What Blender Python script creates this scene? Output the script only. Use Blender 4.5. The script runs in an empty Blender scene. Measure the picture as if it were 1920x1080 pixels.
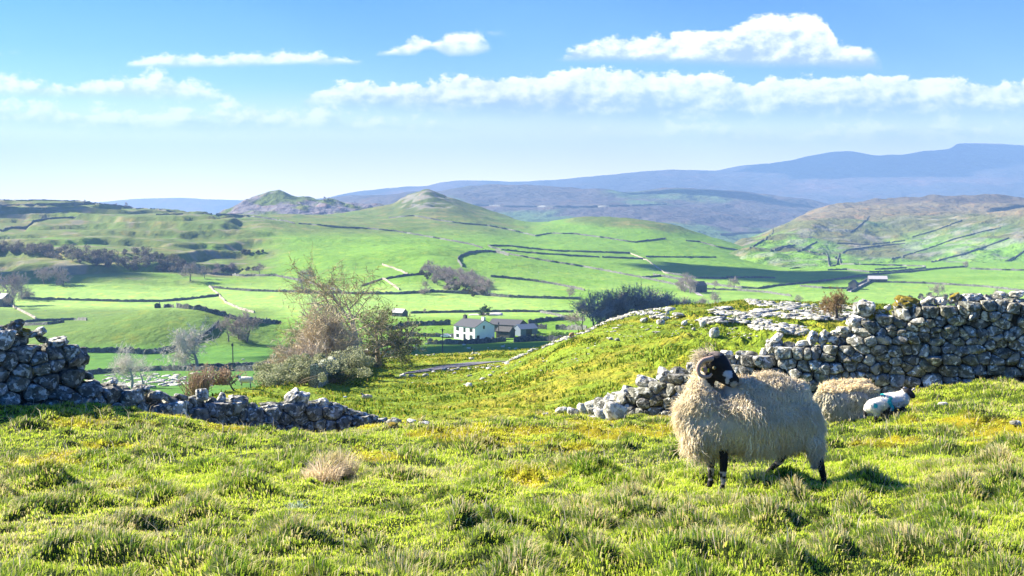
import bpy, bmesh, math, random
import numpy as np
from mathutils import Vector
from mathutils.bvhtree import BVHTree

# ------------------------------------------------------------------ camera, sun, sky, exposure
scene = bpy.context.scene
COL = scene.collection
F = 2000.0; PITCH = math.atan(140.0 / F); CZ = 1.6
cam_d = bpy.data.cameras.new('camera'); cam = bpy.data.objects.new('camera', cam_d); COL.objects.link(cam)
cam_d.sensor_width = 36.0; cam_d.lens = 36.0 * F / 1920.0
cam_d.clip_start = 0.05; cam_d.clip_end = 60000.0
cam.location = (0, 0, CZ); cam.rotation_euler = (math.pi / 2 - PITCH, 0, 0)
scene.camera = cam
SUN_EL = math.radians(32.0); SUN_AZ = math.radians(-69.0)      # azimuth from +Y, negative = left
sdir = Vector((math.sin(SUN_AZ) * math.cos(SUN_EL), math.cos(SUN_AZ) * math.cos(SUN_EL), math.sin(SUN_EL)))
sun_d = bpy.data.lights.new('sun', 'SUN'); sun = bpy.data.objects.new('sun', sun_d); COL.objects.link(sun)
sun_d.energy = 5.0; sun_d.angle = math.radians(0.5); sun_d.color = (1.0, 0.91, 0.74)
sun.rotation_euler = sdir.to_track_quat('Z', 'Y').to_euler(); sun.location = (0, 0, 60)
scene.view_settings.view_transform = 'Standard'; scene.view_settings.look = 'None'
scene.view_settings.gamma = 1.0; scene.view_settings.exposure = 2.0
scene.cycles.use_denoising = True
scene.cycles.max_bounces = 6; scene.cycles.diffuse_bounces = 3; scene.cycles.glossy_bounces = 2
scene.cycles.transmission_bounces = 3; scene.cycles.transparent_max_bounces = 8; scene.cycles.volume_bounces = 0
scene.cycles.caustics_reflective = False; scene.cycles.caustics_refractive = False
scene.cycles.sample_clamp_indirect = 4.0

class NT:
    """small helper for node graphs"""
    def __init__(s, tree): s.t = tree
    def n(s, typ, **kw):
        nd = s.t.nodes.new(typ)
        for k, v in kw.items(): setattr(nd, k, v)
        return nd
    def put(s, sock, v):
        if isinstance(v, bpy.types.NodeSocket): s.t.links.new(v, sock)
        elif v is not None: sock.default_value = v
    def m(s, op, a, b=None, c=None, clamp=False):
        nd = s.n('ShaderNodeMath', operation=op, use_clamp=clamp)
        for i, v in enumerate((a, b, c)):
            if v is not None: s.put(nd.inputs[i], v)
        return nd.outputs[0]
    def ss(s, v, lo, hi):
        nd = s.n('ShaderNodeMapRange', interpolation_type='SMOOTHSTEP'); s.put(nd.inputs[0], v)
        s.put(nd.inputs[1], lo); s.put(nd.inputs[2], hi); return nd.outputs[0]
    def mix(s, f, a, b, blend='MIX'):
        nd = s.n('ShaderNodeMix', data_type='RGBA', blend_type=blend)
        s.put(nd.inputs[0], f); s.put(nd.inputs[6], a); s.put(nd.inputs[7], b); return nd.outputs[2]
    def noise(s, vec, scale, detail=4.0, rough=0.55, out=0, dist=0.0):
        nd = s.n('ShaderNodeTexNoise'); s.put(nd.inputs['Vector'], vec)
        nd.inputs['Scale'].default_value = scale; nd.inputs['Detail'].default_value = detail
        nd.inputs['Roughness'].default_value = rough; nd.inputs['Distortion'].default_value = dist
        return nd.outputs[out]
    def ramp(s, f, stops):
        nd = s.n('ShaderNodeValToRGB'); s.put(nd.inputs[0], f); e = nd.color_ramp.elements
        while len(e) < len(stops): e.new(0.5)
        for i, (p, c) in enumerate(stops): e[i].position = p; e[i].color = (*c, 1)
        return nd.outputs[0]
    def curve(s, x, pts):
        nd = s.n('ShaderNodeFloatCurve'); s.put(nd.inputs[1], x); c = nd.mapping.curves[0]
        nd.mapping.use_clip = False
        while len(c.points) < len(pts): c.points.new(0.5, 0.5)
        for i, (a, b) in enumerate(sorted(pts)): c.points[i].location = (a, b); c.points[i].handle_type = 'AUTO_CLAMPED'
        nd.mapping.update(); return nd.outputs[0]

world = bpy.data.worlds.new('World'); scene.world = world; world.use_nodes = True
def build_world():
    t = world.node_tree; t.nodes.clear(); N = NT(t)
    out = N.n('ShaderNodeOutputWorld'); bg = N.n('ShaderNodeBackground'); t.links.new(bg.outputs[0], out.inputs[0])
    sky = N.n('ShaderNodeTexSky', sky_type='NISHITA'); sky.sun_disc = False
    sky.sun_elevation = SUN_EL; sky.sun_rotation = SUN_AZ; sky.air_density = 1.0; sky.dust_density = 0.6; sky.ozone_density = 2.0
    tc = N.n('ShaderNodeTexCoord'); sep = N.n('ShaderNodeSeparateXYZ'); t.links.new(tc.outputs['Generated'], sep.inputs[0])
    X, Y, Z = sep.outputs
    yy = N.m('MAXIMUM', Y, 0.02)
    u = N.m('MULTIPLY_ADD', N.m('DIVIDE', X, yy), F / 4000.0, (960 + 1000) / 4000.0)      # 0..1 over 4000 units of sky
    w = N.m('DIVIDE', Z, yy)                                                            # tan of elevation ahead
    el = N.m('MULTIPLY', w, F / 400.0)                                                    # 0 horizon .. 1 = 11.3 degrees
    front = N.ss(Y, 0.05, 0.25)
    cmb = N.n('ShaderNodeCombineXYZ'); t.links.new(u, cmb.inputs[0]); N.put(cmb.inputs[1], N.m('MULTIPLY', el, 0.15)); P = cmb.outputs[0]
    # sky colour: a deeper azure high up, milky near the horizon
    tint = N.ramp(N.m('MULTIPLY', el, 0.8), [(0.0, (0.8, 0.82, 0.85)), (0.30, (0.66, 0.74, 0.88)), (0.46, (0.36, 0.54, 0.90)), (0.62, (0.20, 0.42, 0.88)), (0.86, (0.09, 0.33, 0.82))])
    col = N.mix(1.0, sky.outputs[0], tint, 'MULTIPLY')
    veil = N.m('MULTIPLY', N.m('SUBTRACT', 1.0, N.ss(el, 0.24, 0.63)), N.m('MULTIPLY_ADD', N.noise(P, 6.0, 3.0), 0.25, 0.80))
    veil = N.m('MULTIPLY', N.m('MULTIPLY', veil, front), 0.96)
    vc = N.mix(N.ss(el, 0.34, 0.0), (5.6, 5.2, 4.9, 1), (11.5, 9.6, 7.6, 1)); col = N.mix(veil, col, vc)
    n1 = N.noise(P, 44.0, 10.0, 0.60); n2 = N.noise(P, 150.0, 8.0, 0.65)
    off = N.n('ShaderNodeVectorMath', operation='ADD'); N.put(off.inputs[0], P); off.inputs[1].default_value = (-0.0035, 0.0030, 0)
    n1b = N.noise(off.outputs[0], 44.0, 10.0, 0.60)
    relief = N.m('MULTIPLY', N.m('SUBTRACT', n1, n1b), 3.0)
    wob = N.m('ADD', N.m('MULTIPLY', N.m('SUBTRACT', n1, 0.5), 0.42), N.m('MULTIPLY', N.m('SUBTRACT', n2, 0.5), 0.26))
    def E(py): return (400 - py) / 400.0
    def U(px): return (px + 1000) / 4000.0
    def cloud(col, top, bot, edge, botedge, dens, wamp, under, base_f=0.45):
        x0, x1 = top[0][0], top[-1][0]
        T = N.curve(u, [(U(a), E(b)) for a, b in top]); B = N.curve(u, [(U(a), E(b)) for a, b in bot])
        T2 = N.m('ADD', T, N.m('MULTIPLY', wob, wamp))
        mt = N.ss(N.m('SUBTRACT', T2, el), 0.0, edge)
        mb = N.ss(N.m('SUBTRACT', el, N.m('ADD', B, N.m('MULTIPLY', wob, 0.22 * wamp))), -botedge * 0.5, botedge)
        ends = N.m('MULTIPLY', N.ss(N.m('ADD', u, N.m('MULTIPLY', wob, 0.06)), U(x0), U(x0 + 30)), N.ss(N.m('ADD', u, N.m('MULTIPLY', wob, 0.06)), U(x1), U(x1 - 30)))
        msk = N.m('MULTIPLY', N.m('MULTIPLY', mt, mb), N.m('MULTIPLY', ends, N.m('MULTIPLY', front, dens)))
        th = N.m('DIVIDE', N.m('SUBTRACT', el, B), N.m('MAXIMUM', N.m('SUBTRACT', T, B), 0.015))
        lit = N.ss(N.m('ADD', N.m('ADD', th, N.m('MULTIPLY', wob, 1.6)), relief), -0.05, base_f + 0.40)
        cc = N.mix(lit, under, (5.9, 5.75, 5.6, 1))
        return N.mix(msk, col, cc)
    G1 = (2.0, 2.65, 3.7, 1); G2 = (2.9, 3.5, 4.2, 1)
    col = cloud(col, [(-600, 196), (-200, 192), (0, 188), (100, 196), (200, 200), (300, 200), (400, 197), (470, 190), (520, 198), (600, 206), (700, 212), (900, 228)], [(-600, 232), (0, 236), (300, 250), (560, 246), (900, 246)], 0.06, 0.06, 0.85, 0.8, G2)
    col = cloud(col, [(-900, 150), (-200, 148), (0, 141), (60, 152), (130, 151), (200, 146), (280, 139), (350, 144), (390, 162), (430, 182), (460, 190)], [(-900, 190), (0, 186), (200, 188), (460, 194)], 0.05, 0.05, 0.92, 0.55, G2)
    col = cloud(col, [(1080, 245), (1200, 236), (1350, 232), (1500, 238), (1620, 226), (1700, 224), (1800, 222), (1900, 226), (2400, 220)], [(1080, 262), (1500, 268), (1900, 268), (2400, 262)], 0.06, 0.06, 0.6, 0.8, G2)
    col = cloud(col, [(560, 184), (590, 165), (640, 156), (700, 153), (740, 163), (830, 152), (960, 142), (1050, 137), (1150, 127), (1250, 133), (1360, 144), (1400, 154), (1440, 147), (1560, 143), (1690, 136), (1740, 148), (1790, 147), (1850, 160), (1920, 150), (2200, 140), (2700, 150)],
                [(560, 200), (700, 212), (1000, 222), (1300, 230), (1600, 226), (1900, 222), (2700, 220)], 0.022, 0.07, 1.0, 0.42, G1, 0.75)
    col = cloud(col, [(245, 122), (320, 107), (370, 104), (400, 109), (470, 99), (540, 97), (600, 105), (650, 108), (695, 118)], [(245, 131), (400, 130), (560, 126), (695, 124)], 0.03, 0.02, 0.85, 0.35, G2)
    col = cloud(col, [(690, 108), (740, 93), (775, 72), (792, 65), (808, 82), (830, 70), (860, 62), (890, 63), (915, 82), (930, 95)], [(690, 109), (780, 108), (808, 96), (845, 110), (930, 98)], 0.03, 0.02, 0.92, 0.28, G2)
    col = cloud(col, [(1030, 118), (1060, 100), (1085, 86), (1135, 76), (1260, 62), (1360, 55), (1395, 41), (1435, 31), (1500, 27), (1530, 37), (1550, 55), (1575, 85), (1625, 92), (1645, 115)],
                [(1030, 117), (1200, 121), (1400, 128), (1645, 132)], 0.028, 0.035, 0.99, 0.36, (1.9, 2.5, 3.5, 1), 0.50)
    col = cloud(col, [(-120, 96), (-60, 88), (0, 88), (14, 98), (24, 108)], [(-120, 110), (24, 110)], 0.03, 0.02, 0.9, 0.2, G2)
    col = cloud(col, [(20, 100), (40, 98), (66, 103)], [(20, 106), (66, 106)], 0.03, 0.02, 0.45, 0.2, G2)
    col = cloud(col, [(910, 66), (935, 64), (965, 70)], [(910, 72), (965, 75)], 0.04, 0.02, 0.35, 0.3, G2)
    t.links.new(col, bg.inputs[0]); bg.inputs[1].default_value = 0.073
build_world()

# ------------------------------------------------------------------ helpers
def tag(o, label=None, cat=None, group=None, kind=None):
    if label: o['label'] = label
    if cat: o['category'] = cat
    if group: o['group'] = group
    if kind: o['kind'] = kind
    return o
def empty(name, loc, rz=0.0):
    o = bpy.data.objects.new(name, None); COL.objects.link(o); o.location = loc; o.rotation_euler = (0, 0, rz); o.empty_display_size = 0.2
    return o
def copy_tree(o, parent=None):
    c = o.copy(); COL.objects.link(c); c.parent = parent
    for ch in o.children: copy_tree(ch, c)
    return c

class MB:
    def __init__(s): s.v = []; s.f3 = []; s.f4 = []; s.c = []; s.n = 0
    def add(s, v, f, col=None):
        v = np.asarray(v, dtype=np.float32).reshape(-1, 3)
        for fa in (f if isinstance(f, list) and len(f) and isinstance(f[0], np.ndarray) else [np.asarray(f)]):
            if fa.size == 0: continue
            (s.f3 if fa.shape[1] == 3 else s.f4).append(fa.astype(np.int32) + s.n)
        if col is None: col = np.ones((len(v), 3), np.float32)
        col = np.asarray(col, np.float32)
        if col.ndim == 1: col = np.tile(col, (len(v), 1))
        s.c.append(col); s.v.append(v); s.n += len(v)
    def build(s, name, mat, parent=None, smooth=True, origin=None):
        me = bpy.data.meshes.new(name)
        V = np.concatenate(s.v) if s.v else np.zeros((0, 3), np.float32)
        if origin is not None: V = V - np.asarray(origin, np.float32)
        f3 = np.concatenate(s.f3) if s.f3 else np.zeros((0, 3), np.int32)
        f4 = np.concatenate(s.f4) if s.f4 else np.zeros((0, 4), np.int32)
        me.vertices.add(len(V)); me.vertices.foreach_set('co', V.ravel())
        loops = np.concatenate([f3.ravel(), f4.ravel()]); me.loops.add(len(loops)); me.loops.foreach_set('vertex_index', loops)
        st = np.concatenate([np.arange(len(f3)) * 3, len(f3) * 3 + np.arange(len(f4)) * 4]).astype(np.int32)
        me.polygons.add(len(st)); me.polygons.foreach_set('loop_start', st)
        me.update(calc_edges=True)
        me.polygons.foreach_set('use_smooth', np.full(len(st), smooth, dtype=bool))
        at = me.color_attributes.new('col', 'FLOAT_COLOR', 'POINT')
        C = np.concatenate(s.c); at.data.foreach_set('color', np.concatenate([C, np.ones((len(C), 1), np.float32)], 1).ravel())
        me.materials.append(mat); me.update()
        o = bpy.data.objects.new(name, me); COL.objects.link(o); o.parent = parent
        if origin is not None: o.location = tuple(origin)
        return o

def box(mb, c, d, rz=0.0, col=None, pitch=None):
    x, y, z = d[0] / 2, d[1] / 2, d[2] / 2
    v = np.array([(sx * x, sy * y, sz * z) for sz in (-1, 1) for sy in (-1, 1) for sx in (-1, 1)], float)
    cr, sr = math.cos(rz), math.sin(rz)
    v = np.stack([v[:, 0] * cr - v[:, 1] * sr, v[:, 0] * sr + v[:, 1] * cr, v[:, 2]], 1) + np.array(c)
    mb.add(v, np.array([(0, 2, 3, 1), (4, 5, 7, 6), (0, 1, 5, 4), (2, 6, 7, 3), (0, 4, 6, 2), (1, 3, 7, 5)]), col)

def hash2(ix, iy, seed):
    h = (ix.astype(np.int64) * 374761393 + iy.astype(np.int64) * 668265263 + seed * 1442695041) & 0xffffffff
    h = ((h ^ (h >> 13)) * 1274126177) & 0xffffffff
    return ((h ^ (h >> 16)) & 0xffffff) / float(0xffffff)
def vn(x, y, seed=0):
    x = np.asarray(x, float); y = np.asarray(y, float)
    ix = np.floor(x); iy = np.floor(y); fx = x - ix; fy = y - iy
    fx = fx * fx * fx * (fx * (fx * 6 - 15) + 10); fy = fy * fy * fy * (fy * (fy * 6 - 15) + 10)
    a = hash2(ix, iy, seed); b = hash2(ix + 1, iy, seed); c = hash2(ix, iy + 1, seed); d = hash2(ix + 1, iy + 1, seed)
    return (a * (1 - fx) + b * fx) * (1 - fy) + (c * (1 - fx) + d * fx) * fy - 0.5
def fbm(x, y, o=4, seed=0, g=0.5):
    s = 0; a = 1.0
    for k in range(o):
        s = s + a * vn(x * 2 ** k + 17.3 * k, y * 2 ** k - 9.1 * k, seed + k); a *= g
    return s
def vn3(p, seed=0):
    x, y, z = p[..., 0], p[..., 1], p[..., 2]
    return (vn(x + 0.31 * z, y + 0.77 * z, seed) + vn(y - 0.4 * x, z + 0.2 * x, seed + 5) + vn(z + 0.6 * y, x - 0.2 * y, seed + 9)) / 1.7
def sstep(a, b, x):
    t = np.clip((x - a) / (b - a), 0, 1); return t * t * (3 - 2 * t)

def pchip(xs, ys, x):
    """monotone cubic; ys may be (n, m) and is interpolated along axis 0"""
    xs = np.asarray(xs, float); ys = np.asarray(ys, float); x = np.asarray(x, float)
    one = ys.ndim == 1
    if one: ys = ys[:, None]
    h = np.diff(xs)[:, None]; d = np.diff(ys, axis=0) / h
    m = np.zeros_like(ys)
    if len(xs) > 2:
        w1 = 2 * h[1:] + h[:-1]; w2 = h[1:] + 2 * h[:-1]; ok = d[:-1] * d[1:] > 0
        with np.errstate(divide='ignore', invalid='ignore'):
            mm = (w1 + w2) / (w1 / d[:-1] + w2 / d[1:])
        m[1:-1] = np.where(ok, mm, 0.0)
    m[0] = d[0]; m[-1] = d[-1]
    xc = np.clip(x, xs[0], xs[-1]); k = np.clip(np.searchsorted(xs, xc, side='right') - 1, 0, len(xs) - 2)
    t = ((xc - xs[k]) / (xs[k + 1] - xs[k]))[:, None]; hh = (xs[k + 1] - xs[k])[:, None]
    r = (2 * t ** 3 - 3 * t ** 2 + 1) * ys[k] + (t ** 3 - 2 * t ** 2 + t) * hh * m[k] + (-2 * t ** 3 + 3 * t ** 2) * ys[k + 1] + (t ** 3 - t ** 2) * hh * m[k + 1]
    return r[:, 0] if one else r

SP, CP = math.sin(PITCH), math.cos(PITCH)
def PT(px, py, Y):
    """world point seen along the given direction at forward distance Y"""
    px = np.asarray(px, float); py = np.asarray(py, float); Y = np.asarray(Y, float)
    v = (540 - py) / F; k = Y / (CP + v * SP)
    return np.stack([(px - 960) / F * k, Y + 0 * k, CZ + (-SP + v * CP) * k], -1)
def to_px(p):
    """inverse of PT"""
    x, y, z = p[..., 0], p[..., 1], p[..., 2] - CZ
    q = z / y; v = (q * CP + SP) / (CP - q * SP)
    return 960 + F * x / (y / (CP + v * SP)), 540 - F * v

BVH = {}
def reg(name, V, faces):
    if name in BVH: return
    BVH[name] = BVHTree.FromPolygons([tuple(p) for p in V.tolist()], faces.tolist())
def hit(px, py, ymin=0.0, only=None):
    d = Vector(PT(px, py, 1.0)) - Vector((0, 0, CZ)); d.normalize(); best = None
    for k, b in BVH.items():
        if only and k not in only: continue
        st = Vector((0, 0, CZ)) + d * ymin
        r = b.ray_cast(st, d, 40000)
        if r[0] is not None and (best is None or r[0].y < best.y): best = r[0]
    return best
def hitd(px, py, ymin=0.0, only=None, n=24, step=1.0):
    for k in range(n):
        h = hit(px, py + k * step, ymin, only)
        if h is not None: return h
    return None
def drop(x, y, only=None):
    best = None
    for k, b in BVH.items():
        if only and k not in only: continue
        r = b.ray_cast(Vector((x, y, 3000)), Vector((0, 0, -1)), 8000)
        if r[0] is not None and (best is None or r[0].z > best.z): best = r[0]
    return best

def net(rows, px, nsub):
    """rows: [(Y or None, [(px, py[, Y])...])]; returns grids of points, px, py"""
    A = []
    for Y, kn in rows:
        xs = [k[0] for k in kn]; py = pchip(xs, [k[1] for k in kn], px)
        yy = np.full(len(px), float(Y)) if Y is not None else np.exp(pchip(xs, [math.log(k[2]) for k in kn], px))
        z = PT(px, py, yy)[:, 2]; A.append((np.log(yy), z))
    t = np.arange(len(rows)); tt = np.concatenate([np.linspace(i, i + 1, nsub[i] if not isinstance(nsub, int) else nsub, endpoint=False) for i in range(len(rows) - 1)] + [[len(rows) - 1]])
    LY = pchip(t, np.array([a[0] for a in A]), tt); SL = pchip(t, np.array([(a[1] - CZ) / np.exp(a[0]) for a in A]), tt)
    Y = np.exp(LY); z = CZ + SL * Y
    # x from px
    q = SL; v = (q * CP + SP) / (CP - q * SP); x = (px[None, :] - 960) / F * Y / (CP + v * SP)
    return np.stack([x, Y, z], -1)
def grid_faces(nr, nc):
    i = np.arange(nr - 1)[:, None] * nc + np.arange(nc - 1)[None, :]
    return np.stack([i, i + 1, i + nc + 1, i + nc], -1).reshape(-1, 4)
def make_sheet(name, G, mat, col, kind='structure'):
    nr, nc = G.shape[:2]; f = grid_faces(nr, nc); mb = MB(); mb.add(G.reshape(-1, 3), f, col.reshape(-1, 3))
    o = mb.build(name, mat); o['kind'] = kind; reg(name, G.reshape(-1, 3), f); return o

# ------------------------------------------------------------------ materials
def mat_new(name):
    m = bpy.data.materials.new(name); m.use_nodes = True; t = m.node_tree
    b = t.nodes['Principled BSDF']; return m, NT(t), b
def setspec(b, v):
    b.inputs['Specular IOR Level'].default_value = v
def mat_land(name, s1, a1, s2, a2, bump=0.0, bscale=1.0, rough=0.95, stretch=1.0):
    m, N, b = mat_new(name); at = N.n('ShaderNodeAttribute', attribute_name='col')
    geo = N.n('ShaderNodeNewGeometry'); mp = N.n('ShaderNodeMapping'); N.put(mp.inputs[0], geo.outputs['Position']); mp.inputs['Scale'].default_value = (1, 1, stretch)
    P = mp.outputs[0]
    n1 = N.noise(P, s1, 6.0, 0.6); n2 = N.noise(P, s2, 5.0, 0.65)
    k = N.m('MULTIPLY', N.m('MULTIPLY_ADD', N.m('SUBTRACT', n1, 0.5), a1 * 2, 1.0), N.m('MULTIPLY_ADD', N.m('SUBTRACT', n2, 0.5), a2 * 2, 1.0))
    col = N.mix(1.0, at.outputs[0], k, 'MULTIPLY')
    warm = N.mix(N.ss(n2, 0.5, 0.72), col, N.mix(1.0, col, (1.35, 0.98, 0.75, 1), 'MULTIPLY'))
    N.put(b.inputs['Base Color'], warm); b.inputs['Roughness'].default_value = rough; setspec(b, 0.1)
    if bump > 0:
        bp = N.n('ShaderNodeBump'); bp.inputs['Strength'].default_value = 1.0; bp.inputs['Distance'].default_value = bump
        N.put(bp.inputs['Height'], N.noise(P, bscale, 5.0, 0.6)); N.put(b.inputs['Normal'], bp.outputs[0])
    return m
def mat_vcol(name, rough=0.8, spec=0.2, nscale=0.0, namp=0.0, bump=0.0, bscale=20.0, trans=0.0, sheen=0.0):
    m, N, b = mat_new(name); at = N.n('ShaderNodeAttribute', attribute_name='col'); col = at.outputs[0]
    tc = N.n('ShaderNodeTexCoord'); P = tc.outputs['Object']
    if namp > 0:
        n = N.noise(P, nscale, 5.0, 0.6); col = N.mix(1.0, col, N.m('MULTIPLY_ADD', N.m('SUBTRACT', n, 0.5), namp * 2, 1.0), 'MULTIPLY')
    N.put(b.inputs['Base Color'], col); b.inputs['Roughness'].default_value = rough; setspec(b, spec)
    if sheen: b.inputs['Sheen Weight'].default_value = sheen
    if bump > 0:
        bp = N.n('ShaderNodeBump'); bp.inputs['Distance'].default_value = bump; N.put(bp.inputs['Height'], N.noise(P, bscale, 6.0, 0.65)); N.put(b.inputs['Normal'], bp.outputs[0])
    if trans > 0:
        tr = N.n('ShaderNodeBsdfTranslucent'); N.put(tr.inputs[0], col); mx = N.n('ShaderNodeMixShader'); mx.inputs[0].default_value = trans
        out = m.node_tree.nodes['Material Output']; N.put(mx.inputs[1], b.outputs[0]); N.put(mx.inputs[2], tr.outputs[0]); N.put(out.inputs[0], mx.outputs[0])
    return m
def mat_stone(name, base=1.0, moss=0.0, lich=0.55, sc=1.0):
    """weathered limestone: grey, dark grime, white lichen blotches, moss where asked for"""
    m, N, b = mat_new(name); geo = N.n('ShaderNodeNewGeometry'); P = geo.outputs['Position']; at = N.n('ShaderNodeAttribute', attribute_name='col')
    g = N.ramp(N.noise(P, 2.2 * sc, 5.0, 0.6), [(0.3, (0.20 * base, 0.195 * base, 0.165 * base)), (0.55, (0.33 * base, 0.32 * base, 0.275 * base)), (0.75, (0.45 * base, 0.44 * base, 0.39 * base))])
    grime = N.ss(N.noise(P, 9.0 * sc, 6.0, 0.7), 0.46, 0.56); g = N.mix(N.m('MULTIPLY', grime, 0.78), g, (0.075, 0.08, 0.062, 1))
    lc = N.ss(N.noise(P, 13.0 * sc, 4.0, 0.55, dist=0.6), lich, lich + 0.05); g = N.mix(N.m('MULTIPLY', lc, 0.85), g, (0.78, 0.79, 0.74, 1))
    yl = N.ss(N.noise(P, 4.3 * sc, 3.0, 0.6), 0.60, 0.70); g = N.mix(N.m('MULTIPLY', yl, 0.45), g, (0.22, 0.21, 0.09, 1))
    g = N.mix(1.0, g, at.outputs[0], 'MULTIPLY')
    sepn = N.n('ShaderNodeSeparateXYZ'); N.put(sepn.inputs[0], geo.outputs['Normal'])
    if moss > 0:
        mk = N.ss(N.m('ADD', N.m('MULTIPLY', sepn.outputs[2], 0.55), N.noise(P, 6.0, 4.0, 0.65)), 0.95 - moss * 0.45, 1.08 - moss * 0.45)
        mc = N.ramp(N.noise(P, 14.0, 4.0, 0.6), [(0.3, (0.10, 0.09, 0.012)), (0.55, (0.24, 0.18, 0.02)), (0.75, (0.36, 0.24, 0.03))])
        g = N.mix(mk, g, mc)
    N.put(b.inputs['Base Color'], g); b.inputs['Roughness'].default_value = 0.92; setspec(b, 0.25)
    bp = N.n('ShaderNodeBump'); bp.inputs['Strength'].default_value = 1.0; bp.inputs['Distance'].default_value = 0.035 / sc
    N.put(bp.inputs['Height'], N.m('ADD', N.noise(P, 12.0 * sc, 8.0, 0.7), N.m('MULTIPLY', N.noise(P, 45.0 * sc, 4.0, 0.6), 0.3))); N.put(b.inputs['Normal'], bp.outputs[0])
    return m
def mat_plain(name, col, rough=0.7, spec=0.3, metal=0.0, namp=0.0, nscale=3.0):
    m, N, b = mat_new(name)
    if namp > 0:
        tc = N.n('ShaderNodeTexCoord'); n = N.noise(tc.outputs['Object'], nscale, 5.0, 0.6)
        N.put(b.inputs['Base Color'], N.mix(1.0, (*col, 1), N.m('MULTIPLY_ADD', N.m('SUBTRACT', n, 0.5), namp * 2, 1.0), 'MULTIPLY'))
    else: b.inputs['Base Color'].default_value = (*col, 1)
    b.inputs['Roughness'].default_value = rough; b.inputs['Metallic'].default_value = metal; setspec(b, spec)
    return m
M = {}
M['turf'] = mat_land('turf', 3.0, 0.35, 22.0, 0.45, 0.02, 30.0)
M['field'] = mat_land('field_turf', 0.35, 0.34, 2.2, 0.65, 0.5, 2.2, stretch=1.0)
M['valley'] = mat_land('valley_grass', 0.012, 0.26, 0.10, 0.34, 1.8, 0.14)
M['hill'] = mat_land('hill_grass', 0.004, 0.30, 0.03, 0.40, 14.0, 0.03)
M['fell'] = mat_land('fell_moor', 0.0016, 0.30, 0.008, 0.34, 55.0, 0.006)
M['stone'] = mat_stone('limestone')
M['stone_moss'] = mat_stone('mossy_limestone', moss=0.95)
M['stone_pale'] = mat_stone('pale_limestone', base=1.45, lich=0.50)
M['rock_far'] = mat_stone('bleached_limestone', base=1.75, lich=0.52, sc=0.22)
M['rock_fell'] = mat_stone('wall_limestone', base=0.75, lich=0.66, sc=0.12)
M['grass'] = mat_vcol('grass_blades', 0.75, 0.05, trans=0.42)
M['wool'] = mat_vcol('wool', 0.95, 0.05, 30.0, 0.12, trans=0.42, sheen=0.3)
M['skin'] = mat_vcol('face_and_legs', 0.75, 0.25, 40.0, 0.25, 0.004, 90.0)
M['horn'] = mat_vcol('horn', 0.55, 0.35, 60.0, 0.2, 0.003, 120.0)
M['bark'] = mat_vcol('bark', 0.9, 0.15, 3.0, 0.3)
M['twig'] = mat_vcol('twigs', 0.85, 0.15)
M['leaf'] = mat_vcol('leaves', 0.6, 0.3, trans=0.3)
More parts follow.
